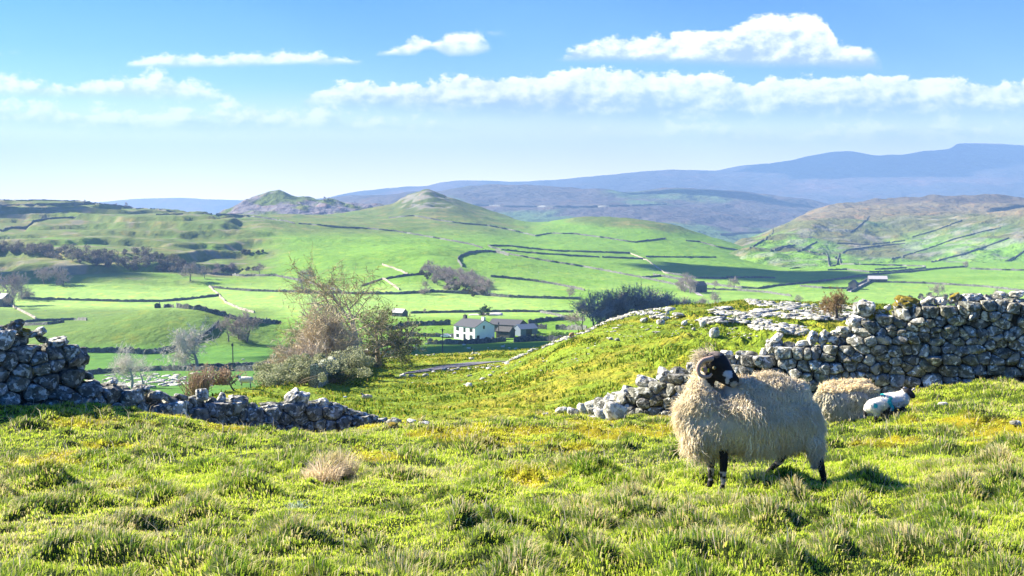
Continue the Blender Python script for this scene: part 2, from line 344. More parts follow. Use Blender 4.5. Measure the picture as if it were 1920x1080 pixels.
# ------------------------------------------------------------------ terrain nets
rs = np.random.RandomState(7)
def W(*kn): return list(kn)
near_rows = [
 (1.2, [(-900, 3067), (2800, 3067)]),
 (3.0, [(-900, 1467), (2800, 1467)]),
 (4.7, [(-900, 1080), (2800, 1080)]),
 (8.0, [(-900, 905), (0, 908), (600, 912), (1330, 920), (1545, 919), (1900, 902), (2800, 880)]),
 (12.0, [(-900, 800), (0, 812), (600, 834), (1000, 838), (1500, 824), (1700, 806), (1920, 786), (2800, 760)]),
 (14.5, [(-900, 755), (0, 766), (300, 780), (450, 808), (600, 818), (750, 806), (900, 803), (1260, 800), (1500, 795), (1620, 783), (1720, 766), (1920, 738), (2800, 705)]),
 (16.5, [(-900, 745), (0, 755), (150, 760), (300, 776), (400, 800), (600, 818), (700, 806), (800, 792), (1000, 785), (1260, 784), (1500, 770), (1700, 738), (1920, 714), (2800, 685)]),
 (20.0, [(-900, 750), (0, 760), (300, 795), (600, 828), (800, 806), (1000, 797), (1260, 786), (1500, 768), (1700, 742), (1920, 716), (2800, 690)]),
 (30.0, [(-900, 780), (0, 795), (400, 810), (600, 822), (800, 808), (1000, 803), (1300, 785), (1600, 755), (1920, 715), (2800, 690)]),
 (50.0, [(-900, 800), (0, 805), (300, 800), (440, 775), (600, 774), (800, 776), (1000, 776), (1100, 764), (1300, 722), (1500, 692), (1700, 672), (1920, 660), (2800, 640)]),
 (70.0, [(-900, 820), (0, 820), (300, 800), (430, 742), (500, 736), (600, 748), (700, 752), (850, 746), (1000, 717), (1100, 692), (1300, 660), (1500, 644), (1700, 638), (1920, 636), (2800, 620)]),
 (85.0, [(-900, 850), (0, 850), (300, 830), (430, 754), (480, 732), (565, 718), (640, 722), (750, 727), (900, 717), (1000, 689), (1072, 658), (1200, 632), (1340, 622), (1500, 620), (1700, 616), (2800, 600)]),
 (100.0, [(-900, 880), (0, 880), (300, 860), (430, 795), (500, 747), (565, 724), (640, 704), (750, 706), (850, 703), (930, 691), (1000, 663), (1032, 647), (1072, 630), (1150, 607), (1290, 593), (1400, 592), (1600, 597), (1920, 598), (2800, 590)]),
 (118.0, [(-900, 890), (0, 890), (430, 860), (565, 765), (640, 716), (675, 692), (750, 696), (850, 688), (930, 684), (1000, 668), (1072, 636), (1150, 604), (1200, 590), (1290, 577), (1400, 576), (1500, 580), (1600, 585), (1920, 588), (2800, 580)]),
 (145.0, [(-900, 890), (0, 890), (430, 890), (600, 820), (655, 722), (680, 688), (700, 675), (800, 667), (900, 663), (1000, 658), (1072, 648), (1150, 622), (1200, 606), (1290, 582), (1400, 563), (1500, 567), (1600, 573), (1920, 578), (2800, 574)]),
 (170.0, [(-900, 860), (0, 860), (430, 880), (600, 850), (700, 712), (800, 690), (900, 680), (1000, 680), (1072, 675), (1150, 655), (1290, 610), (1400, 578), (1500, 575), (1600, 578), (1920, 582), (2800, 580)]),
 (230.0, [(-900, 800), (430, 800), (700, 800), (1000, 790), (1300, 780), (1600, 760), (2800, 740)]),
]
# tussocks: real hummocks of grass on the foreground ground (pixel where they sit, half width px, height m, straw share)
TUS = [(615, 900, 42, .20, .95), (880, 845, 60, .13, .25), (1100, 893, 62, .17, .15), (470, 935, 62, .15, .25), (90, 915, 60, .14, .1), (60, 965, 48, .12, .2),
       (330, 850, 48, .12, .15), (180, 868, 55, .10, .1), (150, 800, 42, .12, .1), (560, 862, 60, .10, .2), (735, 905, 55, .10, .3), (920, 812, 75, .13, .15), (250, 830, 40, .09, .1),
       (560, 1020, 58, .15, .35), (440, 1030, 30, .08, .4), (110, 1055, 60, .13, .2), (870, 1000, 46, .15, .35), (700, 1025, 42, .10, .3), (930, 1030, 55, .12, .2),
       (1290, 1000, 95, .16, .4), (1230, 975, 40, .12, .45), (1440, 990, 65, .16, .55), (1420, 925, 40, .13, .6), (1490, 942, 38, .13, .7), (1600, 960, 48, .13, .55), (1620, 915, 45, .10, .3),
       (1720, 960, 44, .10, .35), (1800, 940, 62, .16, .6), (1870, 880, 46, .14, .6), (1690, 1040, 70, .15, .6), (1560, 1050, 60, .14, .5), (1880, 920, 48, .12, .3), (1800, 1045, 55, .12, .4),
       (1180, 950, 50, .12, .55), (1220, 910, 36, .10, .5), (1050, 1010, 30, .09, .3), (1030, 870, 36, .08, .3), (1170, 855, 30, .09, .2), (650, 830, 44, .09, .2), (1110, 800, 45, .08, .1), (1000, 800, 36, .07, .1),
       (420, 832, 50, .09, .1), (330, 800, 34, .10, .1), (90, 780, 60, .08, .1), (30, 870, 40, .10, .3), (300, 770, 50, .08, .1), (490, 780, 40, .08, .1), (700, 790, 50, .07, .1), (1830, 800, 40, .13, .3), (1760, 850, 45, .09, .2),
       (1800, 770, 40, .09, .2), (1890, 850, 50, .12, .4), (1620, 830, 40, .05, .2), (760, 870, 50, .10, .2), (960, 900, 60, .10, .2), (240, 990, 50, .10, .25), (310, 940, 50, .08, .2), (1350, 1060, 60, .12, .4), (1480, 1070, 50, .12, .4), (1120, 1060, 60, .12, .3), (760, 960, 40, .08, .3), (240, 1060, 50, .1, .3), (1540, 905, 30, .05, .3), (1455, 890, 30, .05, .5), (-60, 940, 60, .13, .3), (1980, 960, 60, .13, .4), (-120, 850, 60, .1, .2), (2020, 860, 60, .1, .2)]
pxg = np.arange(-940, 2864, 4.0)
Gf = net(near_rows[:9], pxg, [8, 36, 110, 120, 60, 40, 30, 16])
# place tussocks on the smooth ground first
fpx, fpy = to_px(Gf)
tus_w = []
for (tx, ty, hw, hh, straw) in TUS:
    ci = np.argmin(np.abs(pxg - tx)); col = fpy[:, ci]; vis = np.argmin(np.abs(col - ty) + 1e3 * (Gf[:, ci, 1] > 17.5) + 1e3 * (Gf[:, ci, 1] < 3)); p = Gf[vis, ci]
    tus_w.append((p[0], p[1], hw * p[1] / F * 0.80, hh * 1.05, straw))
rt = np.random.RandomState(21)
for k in range(800):                                  # many little ones in between
    y = 3.5 + 13.5 * rt.rand() ** 0.8; x = (rt.rand() - 0.5) * 1.25 * y
    tus_w.append((x, y, 0.07 + 0.13 * rt.rand(), 0.03 + 0.085 * rt.rand() ** 1.6, rt.rand() ** 3 * 0.5))
TW = np.array(tus_w)
def tussock_field(x, y):
    """height added by the hummocks, and their straw share and strength"""
    h = np.zeros_like(x); s = np.zeros_like(x); wsum = np.zeros_like(x)
    for (cx, cy, r, hh, st) in TW:
        m = (np.abs(x - cx) < r * 2.2) & (np.abs(y - cy) < r * 2.6)
        if not m.any(): continue
        dx = (x[m] - cx) / r; dy = (y[m] - cy) / (r * 1.15); ang = np.arctan2(dy, dx)
        rr = np.sqrt(dx * dx + dy * dy) * (1 + 0.22 * np.sin(3 * ang + cx * 7) + 0.14 * np.sin(5 * ang + cy * 9)); g = np.exp(-(rr ** 2.6) * 1.1)
        h[m] = np.maximum(h[m], hh * g) + 0.25 * np.minimum(h[m], hh * g); s[m] = np.maximum(s[m], st * g); wsum[m] = np.maximum(wsum[m], g * min(1, hh / 0.1))
    return h, s, wsum
x, y = Gf[..., 0], Gf[..., 1]
th, ts, tw = tussock_field(x, y)
Gf[..., 2] += (th * 0.80 + 0.05 * fbm(x * 0.9, y * 0.9, 3, 3) + (0.06 * fbm(x * 3.1, y * 3.1, 3, 8) + 0.03 * fbm(x * 7.3, y * 7.3, 2, 18)) * sstep(3, 5, y)) * sstep(29, 19, y)
mossm = sstep(0.10, 0.32, fbm(x * 0.75 + 3, y * 0.6, 4, 31) + 0.28 * sstep(10.5, 14.5, y) * sstep(7.5, 4.5, x) - 0.24)
gpx, gpy = to_px(Gf)
for (mx, my, mw, mh_) in [(860, 812, 95, 12), (980, 806, 60, 9), (150, 793, 60, 9), (330, 776, 60, 8), (90, 868, 70, 9), (200, 835, 60, 8), (1060, 842, 60, 10), (420, 800, 60, 8), (700, 858, 60, 8), (560, 795, 60, 6), (1250, 800, 50, 7), (1120, 795, 50, 7), (1820, 790, 60, 10)]:
    mossm = np.maximum(mossm, sstep(0.25, 0.6, np.exp(-((gpx - mx) / mw) ** 2 - ((gpy - my) / mh_) ** 2) + 0.7 * fbm(x * 2.2, y * 2.2, 3, 37)) * np.exp(-((gpx - mx) / (mw * 1.6)) ** 4) * (y < 18) * (np.abs(gpy - my) < mh_ * 2.5))
gcol = np.stack([0.035 + 0.16 * mossm, 0.055 + 0.115 * mossm, 0.010 + 0 * mossm], -1)
make_sheet('ground', Gf, M['turf'], gcol)
for side in (np.arange(-4600, -935, 20.0), np.arange(2860, 6600, 20.0)):
    Gs = net(near_rows[:9], side, [4, 10, 12, 10, 8, 8, 6, 4]); xs_, ys_ = Gs[..., 0], Gs[..., 1]; Gs[..., 2] += -0.02 + 0.05 * fbm(xs_ * 0.9, ys_ * 0.9, 3, 3)
    make_sheet('ground', Gs, M['turf'], np.tile([0.12, 0.17, 0.02], Gs.shape[:2] + (1,)))
GT, GSTRAW, GTW, GMOSS = th, ts, tw, mossm

# the field beyond the crest and the limestone knoll
pxm = np.arange(-340, 2264, 3.5)
Gm = net(near_rows[7:], pxm, [20, 22, 60, 60, 60, 60, 50, 34, 10])
Gm[..., 2] -= 0.18 * sstep(30, 26, Gm[..., 1])
x, y = Gm[..., 0], Gm[..., 1]
mpx, mpy = to_px(Gm)
hum = np.maximum(0, fbm(x * 0.42, y * 0.42, 4, 12) + 0.06) + 0.75 * np.maximum(0, fbm(x * 1.0, y * 0.8, 3, 14) - 0.10)
roadc = np.interp(mpx, [745, 765, 800, 845, 880, 927, 950], [706, 701, 695, 687, 683, 679, 678]); nearroad = np.exp(-((mpy - roadc) / 7.0) ** 2) * sstep(735, 750, mpx) * sstep(965, 945, mpx)
rough_zone = (1 - nearroad) * (0.45 + 1.1 * sstep(1180, 1330, mpx) * sstep(570, 600, mpy))
Gm[..., 2] += (hum * 0.60 + 0.16 * fbm(x * 1.4, y * 1.4, 3, 13)) * rough_zone * sstep(31, 44, y) + 0.5 * fbm(x * 0.06, y * 0.06, 3, 5) * sstep(31, 44, y)
v = fbm(x * 0.18, y * 0.18, 4, 44); v2 = fbm(x * 0.9, y * 0.9, 3, 47)
gold = sstep(-0.05, 0.35, v + 0.35 * v2 + 0.25 * sstep(640, 590, mpy)); dk = sstep(0.05, 0.4, v2 - 0.3 * v)
A = np.array([0.19, 0.27, 0.022]); B = np.array([0.27, 0.27, 0.028]); C = np.array([0.085, 0.14, 0.016])
cm = A * (1 - gold[..., None]) + B * gold[..., None]; cm = cm * (1 - 0.6 * dk[..., None]) + C * 0.6 * dk[..., None]
make_sheet('hillside', Gm, M['field'], cm)

# ------------------------------------------------------------------ the valley and the hills
valley_rows = [
 (120, [(-900, 775), (0, 770), (300, 770), (430, 778), (520, 835), (700, 880), (1000, 860), (2800, 860)]),
 (160, [(-900, 740), (0, 736), (300, 736), (430, 736), (520, 762), (700, 800), (1000, 800), (2800, 790)]),
 (220, [(-900, 715), (0, 716), (300, 713), (430, 712), (600, 722), (700, 740), (1000, 745), (1300, 725), (2800, 720)]),
 (280, [(-900, 700), (0, 701), (180, 700), (300, 697), (430, 694), (510, 690), (650, 690), (800, 687), (1000, 687), (1100, 678), (1300, 662), (2800, 650)]),
 (330, [(-900, 690), (0, 686), (180, 684), (300, 680), (430, 674), (510, 671), (600, 668), (700, 667), (850, 664), (1000, 661), (1060, 653), (1100, 645), (1300, 630), (2800, 620)]),
 (390, [(-900, 660), (0, 654), (100, 652), (200, 656), (270, 661), (330, 664), (430, 656), (510, 657), (600, 653), (700, 650), (800, 645), (900, 643), (1000, 640), (1059, 637), (1100, 622), (1150, 612), (1300, 605), (1500, 604), (2800, 600)]),
 (420, [(-900, 640), (0, 636), (60, 628), (140, 620), (220, 612), (300, 606), (380, 612), (410, 622), (450, 628), (500, 640), (560, 645), (700, 638), (800, 635), (900, 636), (1000, 634), (1059, 630), (1100, 620), (1150, 611), (1300, 604), (2800, 600)]),
 (455, [(-900, 630), (0, 618), (60, 611), (150, 602), (220, 590), (300, 577), (370, 578), (400, 583), (440, 592), (480, 603), (530, 612), (600, 622), (700, 621), (800, 612), (900, 611), (1000, 610), (1100, 608), (1300, 602), (2800, 600)]),
 (480, [(-900, 622), (0, 613), (60, 606), (150, 600), (220, 592), (300, 583), (400, 588), (440, 595), (480, 602), (530, 607), (600, 606), (700, 602), (800, 597), (900, 596), (1000, 598), (1100, 602), (1300, 601), (2800, 600)]),
 (530, [(-900, 605), (0, 606), (150, 606), (400, 604), (530, 602), (700, 600), (800, 597), (900, 596), (1000, 598), (1100, 600), (2800, 600)]),
 (600, [(-900, 588), (0, 588), (900, 587), (2800, 588)]),
 (700, [(-900, 560), (0, 561), (600, 560), (900, 560), (1100, 561), (2800, 562)]),
 (790, [(-900, 535), (0, 534), (200, 532), (300, 538), (450, 540), (600, 537), (700, 530), (760, 522), (850, 527), (920, 536), (1000, 541), (1100, 544), (1300, 547), (1500, 548), (2800, 547)]),
 (880, [(-900, 512), (0, 509), (200, 500), (350, 510), (450, 515), (600, 508), (700, 503), (760, 500), (830, 492), (900, 503), (1000, 513), (1100, 522), (1200, 529), (1300, 533), (1500, 532), (2800, 530)]),
 (950, [(-900, 470), (0, 470), (60, 466), (200, 468), (330, 476), (380, 490), (450, 497), (600, 485), (700, 480), (800, 476), (870, 484), (950, 490), (1050, 503), (1150, 511), (1250, 517), (1350, 522), (1500, 522), (2800, 520)]),
 (1020, [(-900, 452), (0, 454), (60, 452), (200, 455), (330, 462), (380, 474), (450, 484), (600, 471), (700, 467), (800, 466), (870, 474), (950, 482), (1050, 494), (1150, 501), (1250, 508), (1350, 515), (1440, 519), (1500, 515), (2800, 512)]),
 (1160, [(-900, 430), (0, 433), (300, 434), (500, 446), (600, 448), (700, 449), (800, 454), (900, 462), (1000, 471), (1100, 479), (1200, 486), (1300, 496), (1400, 505), (1460, 510), (1520, 506), (1600, 503), (2800, 500)]),
 (1350, [(-900, 405), (0, 409), (150, 406), (300, 406), (450, 413), (600, 426), (700, 432), (800, 436), (900, 440), (1000, 452), (1150, 462), (1250, 467), (1350, 481), (1450, 497), (1530, 501), (1600, 494), (2800, 491)]),
 (1560, [(-900, 385), (0, 386), (150, 386), (300, 399), (400, 403), (500, 408), (600, 413), (700, 416), (800, 414), (900, 421), (1000, 434), (1100, 432), (1200, 436), (1300, 452), (1400, 472), (1480, 488), (1560, 500), (1700, 498), (2800, 492)]),
 (1720, [(-900, 372), (0, 372), (100, 374), (160, 378), (230, 387), (330, 397), (400, 400), (500, 403), (600, 407), (700, 408), (735, 404), (760, 396), (800, 388), (850, 392), (900, 405), (1000, 419), (1050, 414), (1110, 408), (1180, 412), (1250, 421), (1330, 446), (1400, 466), (1480, 488), (1560, 506), (1700, 508), (2800, 505)]),
 (1900, [(-900, 388), (0, 388), (330, 404), (500, 406), (600, 405), (690, 393), (735, 384), (757, 369), (780, 360), (800, 357), (820, 361), (840, 368), (870, 379), (930, 398), (1000, 417), (1060, 418), (1110, 413), (1180, 417), (1250, 428), (1330, 452), (1400, 475), (1500, 515), (2800, 520)]),
 (2200, [(-900, 410), (0, 410), (330, 412), (500, 414), (700, 420), (800, 400), (1000, 440), (1300, 480), (1500, 530), (2800, 530)]),
]
pxv = np.arange(-800, 2720, 4.0)
Gv = net(valley_rows, pxv, [6, 10, 14, 18, 24, 16, 20, 12, 10, 16, 20, 20, 20, 20, 20, 24, 24, 24, 24, 20, 8])
x, y = Gv[..., 0], Gv[..., 1]; vpx, vpy = to_px(Gv)   # SUMMIT
up = sstep(540, 470, vpy)                                   # above the valley floor
rough_l = sstep(560, 440, vpx) * sstep(545, 500, vpy)       # terraces of the left hill
crag = sstep(0.55, 0.95, np.exp(-((vpx - 800) / 75) ** 2) * 1.2 * sstep(402, 385, vpy))
Gv[..., 2] += 1.0 * fbm(x / 90, y / 70, 4, 61) * (0.25 + 4.2 * up) + 0.35 * fbm(x / 14, y / 14, 3, 62) * (0.25 + 2.6 * up)
terr = ((Gv[..., 2] + 13.0 * fbm(x / 150, y / 170, 4, 66)) / 8.5) % 1.0
riser = sstep(0.62, 0.92, terr); Gv[..., 2] += (riser - terr) * 7.0 * rough_l * (0.45 + 0.9 * sstep(-0.3, 0.2, fbm(x / 90, y / 140, 3, 69))) + crag * (5.0 * fbm(x / 30, y / 30, 3, 67) + 3.0 * (sstep(0.6, 0.9, (Gv[..., 2] / 9.0) % 1.0) - (Gv[..., 2] / 9.0) % 1.0)) + 1.6 * sstep(450, 420, vpy) * fbm(x / 50, y / 50, 4, 68)
strip = sstep(520, 300, vpx) * sstep(575, 560, vpy) * sstep(520, 535, vpy); Gv[..., 2] += strip * 0.9 * np.sin(y / 7.5 + 0.01 * x)
pasture = np.array([0.140, 0.275, 0.030]); pale = np.array([0.25, 0.40, 0.09]); roughg = np.array([0.105, 0.150, 0.034]); tan = np.array([0.23, 0.20, 0.075]); grey = np.array([0.22, 0.21, 0.19])
nz = fbm(x / 60, y / 45, 4, 71); nz2 = fbm(x / 18, y / 14, 3, 72)
def mixc(a, b, t): return a * (1 - t[..., None]) + b * t[..., None]
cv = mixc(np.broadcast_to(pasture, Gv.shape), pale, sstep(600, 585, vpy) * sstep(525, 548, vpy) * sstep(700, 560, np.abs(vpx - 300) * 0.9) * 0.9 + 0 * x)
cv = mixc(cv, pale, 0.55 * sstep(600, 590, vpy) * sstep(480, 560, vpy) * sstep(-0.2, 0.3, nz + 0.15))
ro = np.clip(rough_l * sstep(-0.45, 0.1, nz + 0.25 - 0.2 * (vpx > 380)), 0, 1)
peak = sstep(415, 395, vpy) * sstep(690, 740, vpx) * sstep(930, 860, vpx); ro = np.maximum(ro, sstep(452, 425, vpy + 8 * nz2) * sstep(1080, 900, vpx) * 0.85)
ro = np.maximum(ro, sstep(1040, 1090, vpx) * sstep(0, 12, (408 + (vpx - 1110) * 0.085 + 18) - vpy) * 0.9)
cv = mixc(cv, roughg, ro); cv = mixc(cv, np.array([0.075, 0.105, 0.03]), peak * 0.8)
cv = mixc(cv, tan, np.clip(ro * sstep(0.0, 0.5, nz2 + 0.5 * nz) * 0.6, 0, 1))
cv = mixc(cv, grey, np.clip(crag * sstep(-0.1, 0.15, nz2) * 0.8 + rough_l * sstep(0.22, 0.4, nz2) * 0.45, 0, 1))
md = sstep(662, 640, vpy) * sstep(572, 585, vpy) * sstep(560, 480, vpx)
cv = mixc(cv, np.array([0.095, 0.165, 0.032]), md * 0.85)  # mound green darkened, the shade on it put into the colour
low = sstep(640, 660, vpy); cv = mixc(cv, np.array([0.06, 0.17, 0.025]), low * 0.8)  # near valley ground darkened too, shade carried by the colour
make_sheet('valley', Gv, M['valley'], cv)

def hill(name, rows, px0, px1, step, sub, mat, colf, namp, nscl, seed):
    px = np.arange(px0, px1, step); G = net(rows, px, sub); X, Y = G[..., 0], G[..., 1]
    hp, hy = to_px(G)
    hz_ = 1.0; G[..., 2] += namp * fbm(X / nscl, Y / nscl, 5, seed) + namp * 0.5 * (np.abs(fbm(X / (nscl * 0.5), Y / (nscl * 0.5), 3, seed + 3)) - 0.2)
    c = colf(X, Y, hp, hy); return make_sheet(name, G, mat, c)
def colA(X, Y, hp, hy):
    n = fbm(X / 40, Y / 40, 4, 81); c = mixc(np.broadcast_to(roughg * 0.9, X.shape + (3,)), np.array([0.16, 0.15, 0.17]), sstep(-0.15, 0.25, n + 0.6 * sstep(372, 390, hy) - 0.25))
    return c
hill('scar_hill', [
 (1860, [(380, 430), (2000, 440)]),
 (1960, [(380, 424), (430, 405), (520, 402), (600, 405), (700, 404), (740, 405), (800, 440)]),
 (2060, [(380, 424), (430, 398), (460, 388), (515, 382), (560, 384), (620, 392), (700, 399), (740, 400), (800, 440)]),
 (2160, [(380, 424), (428, 396), (445, 386), (462, 375), (490, 367), (515, 362), (560, 368), (600, 374), (640, 379), (700, 388), (735, 391), (800, 430)]),
 (2400, [(380, 430), (515, 385), (700, 402), (800, 440)])], 380, 800, 2.0, [10, 24, 26, 16], M['hill'], colA, 14.0, 70.0, 83)

def colC(X, Y, hp, hy):
    n = fbm(X / 110, Y / 130, 4, 91); n2 = fbm(X / 30, Y / 30, 3, 92)
    c = mixc(np.broadcast_to(np.array([0.072, 0.145, 0.036]), X.shape + (3,)), np.array([0.115, 0.125, 0.045]), sstep(-0.25, 0.25, n + 0.5 * sstep(470, 430, hy) - 0.1))
    c = mixc(c, pasture * 1.1, sstep(-0.1, 0.15, -n) * sstep(425, 455, hy) * 0.8)
    c = mixc(c, np.array([0.17, 0.14, 0.08]), sstep(412, 402, hy) * 0.9)
    c = mixc(c, np.array([0.11, 0.09, 0.06]), sstep(386, 380, hy + 4 * n2) * 0.9)
    return mixc(c, grey * 1.15, sstep(0.12, 0.3, n2) * sstep(405, 420, hy) * 0.5)
hill('moor_hill', [
 (1240, [(1300, 540), (1385, 515), (1500, 510), (2800, 512)]),
 (1330, [(1300, 535), (1385, 500), (1450, 495), (1520, 499), (1570, 497), (1700, 497), (2800, 492)]),
 (1500, [(1300, 530), (1385, 482), (1420, 474), (1480, 474), (1560, 484), (1650, 481), (1750, 478), (1850, 468), (1920, 462), (2800, 430)]),
 (1750, [(1300, 520), (1360, 478), (1390, 464), (1430, 456), (1480, 448), (1540, 452), (1620, 452), (1700, 446), (1800, 430), (1860, 420), (1920, 406), (2800, 380)]),
 (1950, [(1300, 520), (1350, 480), (1385, 456), (1430, 441), (1480, 425), (1520, 411), (1570, 420), (1650, 424), (1750, 420), (1830, 410), (1870, 402), (1920, 392), (2800, 366)]),
 (2100, [(1300, 520), (1350, 482), (1385, 457), (1430, 438), (1480, 414), (1510, 402), (1560, 402), (1650, 406), (1750, 406), (1850, 404), (1920, 398), (2800, 380)]),
 (2600, [(1300, 520), (1385, 470), (1430, 446), (1480, 416), (1520, 400), (1560, 392), (1600, 388), (1700, 387), (1800, 388), (1920, 388), (2800, 380)]),
 (3000, [(1300, 520), (1430, 460), (1500, 425), (1560, 395), (1600, 385), (1650, 377), (1700, 371), (1780, 366), (1860, 367), (1920, 372), (2800, 380)]),
 (3400, [(1300, 520), (1500, 440), (1700, 400), (2800, 400)])], 1300, 2720, 4.0, [8, 24, 34, 30, 26, 26, 20, 8], M['hill'], colC, 15.0, 130.0, 94)

def colD(X, Y, hp, hy):
    n = fbm(X / 260, Y / 300, 4, 101); return mixc(np.broadcast_to(np.array([0.085, 0.145, 0.06]), X.shape + (3,)), np.array([0.085, 0.075, 0.075]), sstep(-0.25, 0.2, n + 0.3 * sstep(420, 370, hy)))
hill('middle_ridge', [
 (2700, [(560, 470), (1700, 480)]),
 (3100, [(560, 440), (900, 440), (1200, 440), (1385, 448), (1450, 450), (1700, 460)]),
 (3700, [(560, 420), (750, 405), (900, 402), (1100, 400), (1300, 412), (1420, 425), (1500, 428), (1700, 440)]),
 (4400, [(560, 390), (650, 374), (760, 368), (900, 364), (1000, 366), (1200, 368), (1300, 372), (1400, 380), (1480, 388), (1540, 396), (1700, 420)]),
 (4900, [(560, 400), (640, 372), (700, 366), (790, 357), (900, 351), (1000, 350), (1150, 353), (1280, 358), (1400, 365), (1480, 376), (1540, 386), (1700, 400)]),
 (5500, [(560, 400), (1000, 380), (1700, 410)])], 560, 1700, 4.0, [8, 24, 30, 24, 8], M['fell'], colD, 34.0, 420.0, 103)
def colE(X, Y, hp, hy):
    n = fbm(X / 700, Y / 900, 4, 111); return mixc(np.broadcast_to(np.array([0.06, 0.06, 0.07]), X.shape + (3,)), np.array([0.13, 0.09, 0.09]), sstep(-0.2, 0.3, n))
hill('fell', [
 (5300, [(480, 420), (2800, 430)]),
 (6200, [(480, 402), (620, 398), (900, 392), (1300, 385), (1600, 380), (1920, 372), (2800, 360)]),
 (7300, [(480, 396), (620, 388), (800, 372), (1000, 366), (1300, 350), (1600, 335), (1800, 325), (1920, 322), (2800, 310)]),
 (8400, [(480, 392), (600, 374), (660, 364), (740, 356), (800, 350), (830, 343), (880, 338), (960, 340), (1100, 332), (1250, 320), (1330, 318), (1400, 307), (1480, 300), (1540, 290), (1590, 285), (1650, 291), (1690, 291), (1740, 283), (1778, 280), (1798, 270), (1840, 268), (1920, 273), (2200, 290), (2800, 320)]),
 (9200, [(480, 400), (2800, 340)])], 480, 2720, 5.0, [10, 40, 40, 8], M['fell'], colE, 38.0, 900.0, 113)
hill('distant_hills', [
 (8600, [(-900, 400), (2800, 400)]),
 (9200, [(-900, 380), (0, 384), (180, 379), (250, 372), (330, 370), (440, 375), (520, 380), (620, 386), (2800, 392)]),
 (9500, [(-900, 396), (2800, 396)])], -800, 900, 8.0, [16, 8], M['fell'], colE, 25.0, 1500.0, 121)
HAZE_COL = (0.275, 0.48, 0.82, 1); HAZE_D = 1.6e-4
# unseen high clouds, each placed so its shadow darkens the valley or hills
def cloud_obj(tx, ty, tz, rx, ry, alt, seed):
    k = (alt - tz) / sdir.z; cx, cy = tx + sdir.x * k, ty + sdir.y * k; rr = np.random.RandomState(seed); mb = MB()
    d, f = None, None
    bm = bmesh.new(); bmesh.ops.create_icosphere(bm, subdivisions=4, radius=1.0); v = np.array([q.co[:] for q in bm.verts]); f = np.array([[q.index for q in fa.verts] for fa in bm.faces]); bm.free()
    n = vn3(v * 2.3 + seed, 3) + 0.6 * vn3(v * 5 + seed, 6) + 0.35 * vn3(v * 11 + seed, 9)
    q = v * (1 + 0.55 * n[:, None]); q[:, 2] = np.where(q[:, 2] < 0, q[:, 2] * 0.25, q[:, 2]); mb.add(q * np.array([rx, ry, min(rx, ry) * 0.5]) + np.array([cx, cy, alt]), f)
    o = mb.build('cloud', M['cloud']); o['kind'] = 'structure'
M['cloud'] = mat_plain('cloud_vapour', (0.9, 0.9, 0.9), 1.0, 0.0)
cloud_obj(25, 325, -45, 92, 60, 850, 3)
cloud_obj(225, 1040, -50, 80, 130, 980, 5)
cloud_obj(-430, 850, -40, 110, 45, 900, 7)  # small unseen cloud added to darken the left slope
cloud_obj(2700, 8000, 420, 1100, 500, 2600, 9)
cloud_obj(1350, 2400, 0, 300, 150, 1300, 12)
cloud_obj(-900, 1500, 0, 260, 110, 1200, 15)
cloud_obj(960, 4650, 60, 420, 130, 1700, 17)
# ------------------------------------------------------------------ grass of the foreground (one mass)
def ground_at(cx, ry):
    """position, straw, moss, tussock weight on the ground net at fractional column / row"""
    c0 = np.clip(cx.astype(int), 0, Gf.shape[1] - 2); r0 = np.clip(ry.astype(int), 0, Gf.shape[0] - 2); fc = (cx - c0); fr = (ry - r0)
    def bi(A):
        if A.ndim == 3: a, b = fc[:, None], fr[:, None]
        else: a, b = fc, fr
        return (A[r0, c0] * (1 - a) + A[r0, c0 + 1] * a) * (1 - b) + (A[r0 + 1, c0] * (1 - a) + A[r0 + 1, c0 + 1] * a) * b
    return bi(Gf), bi(GSTRAW), bi(GMOSS), bi(GTW), bi(GT)
rowY = Gf[:, len(pxg) // 2, 1]
def scatter(n, y0, y1, pw, rr, px0=-230, px1=2150):
    u = rr.rand(n); Y = y0 + (y1 - y0) * u ** pw
    return (px0 + (px1 - px0) * rr.rand(n) - pxg[0]) / 4.0, np.interp(Y, rowY, np.arange(len(rowY)))
def blades(mb, p, L, wd, dirx, diry, lean, cb, ct, rr, curl=1.0):
    n = len(p); ang = rr.rand(n) * 2 * np.pi; sx, sy = np.cos(ang), np.sin(ang) * 0.5
    up = np.sqrt(np.maximum(0.05, 1 - lean ** 2))
    d1 = np.stack([dirx * lean * 0.55, diry * lean * 0.55, np.ones(n)], 1); d1 /= np.linalg.norm(d1, axis=1)[:, None]
    d2 = np.stack([dirx * lean * 1.5, diry * lean * 1.5, up * (1.0 - 0.75 * curl * lean)], 1); d2 /= np.linalg.norm(d2, axis=1)[:, None]
    q = p + d1 * (L * 0.52)[:, None]; t = q + d2 * (L * 0.52)[:, None]
    s = np.stack([sx, sy, 0 * sx], 1) * (wd * 0.5)[:, None]
    base = p - np.array([0, 0, 0.015])
    V = np.stack([base - s, base + s, q - s * 0.8, q + s * 0.8, t], 1).reshape(-1, 3)
    i = np.arange(n) * 5
    f4 = np.stack([i, i + 1, i + 3, i + 2], 1); f3 = np.stack([i + 2, i + 3, i + 4], 1)
    cm_ = (cb + ct) * 0.5
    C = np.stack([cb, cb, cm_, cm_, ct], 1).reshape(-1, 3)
    mb.add(V, [f4, f3], C)
def lerp(a, b, t): return a * (1 - t[:, None]) + b * t[:, None]
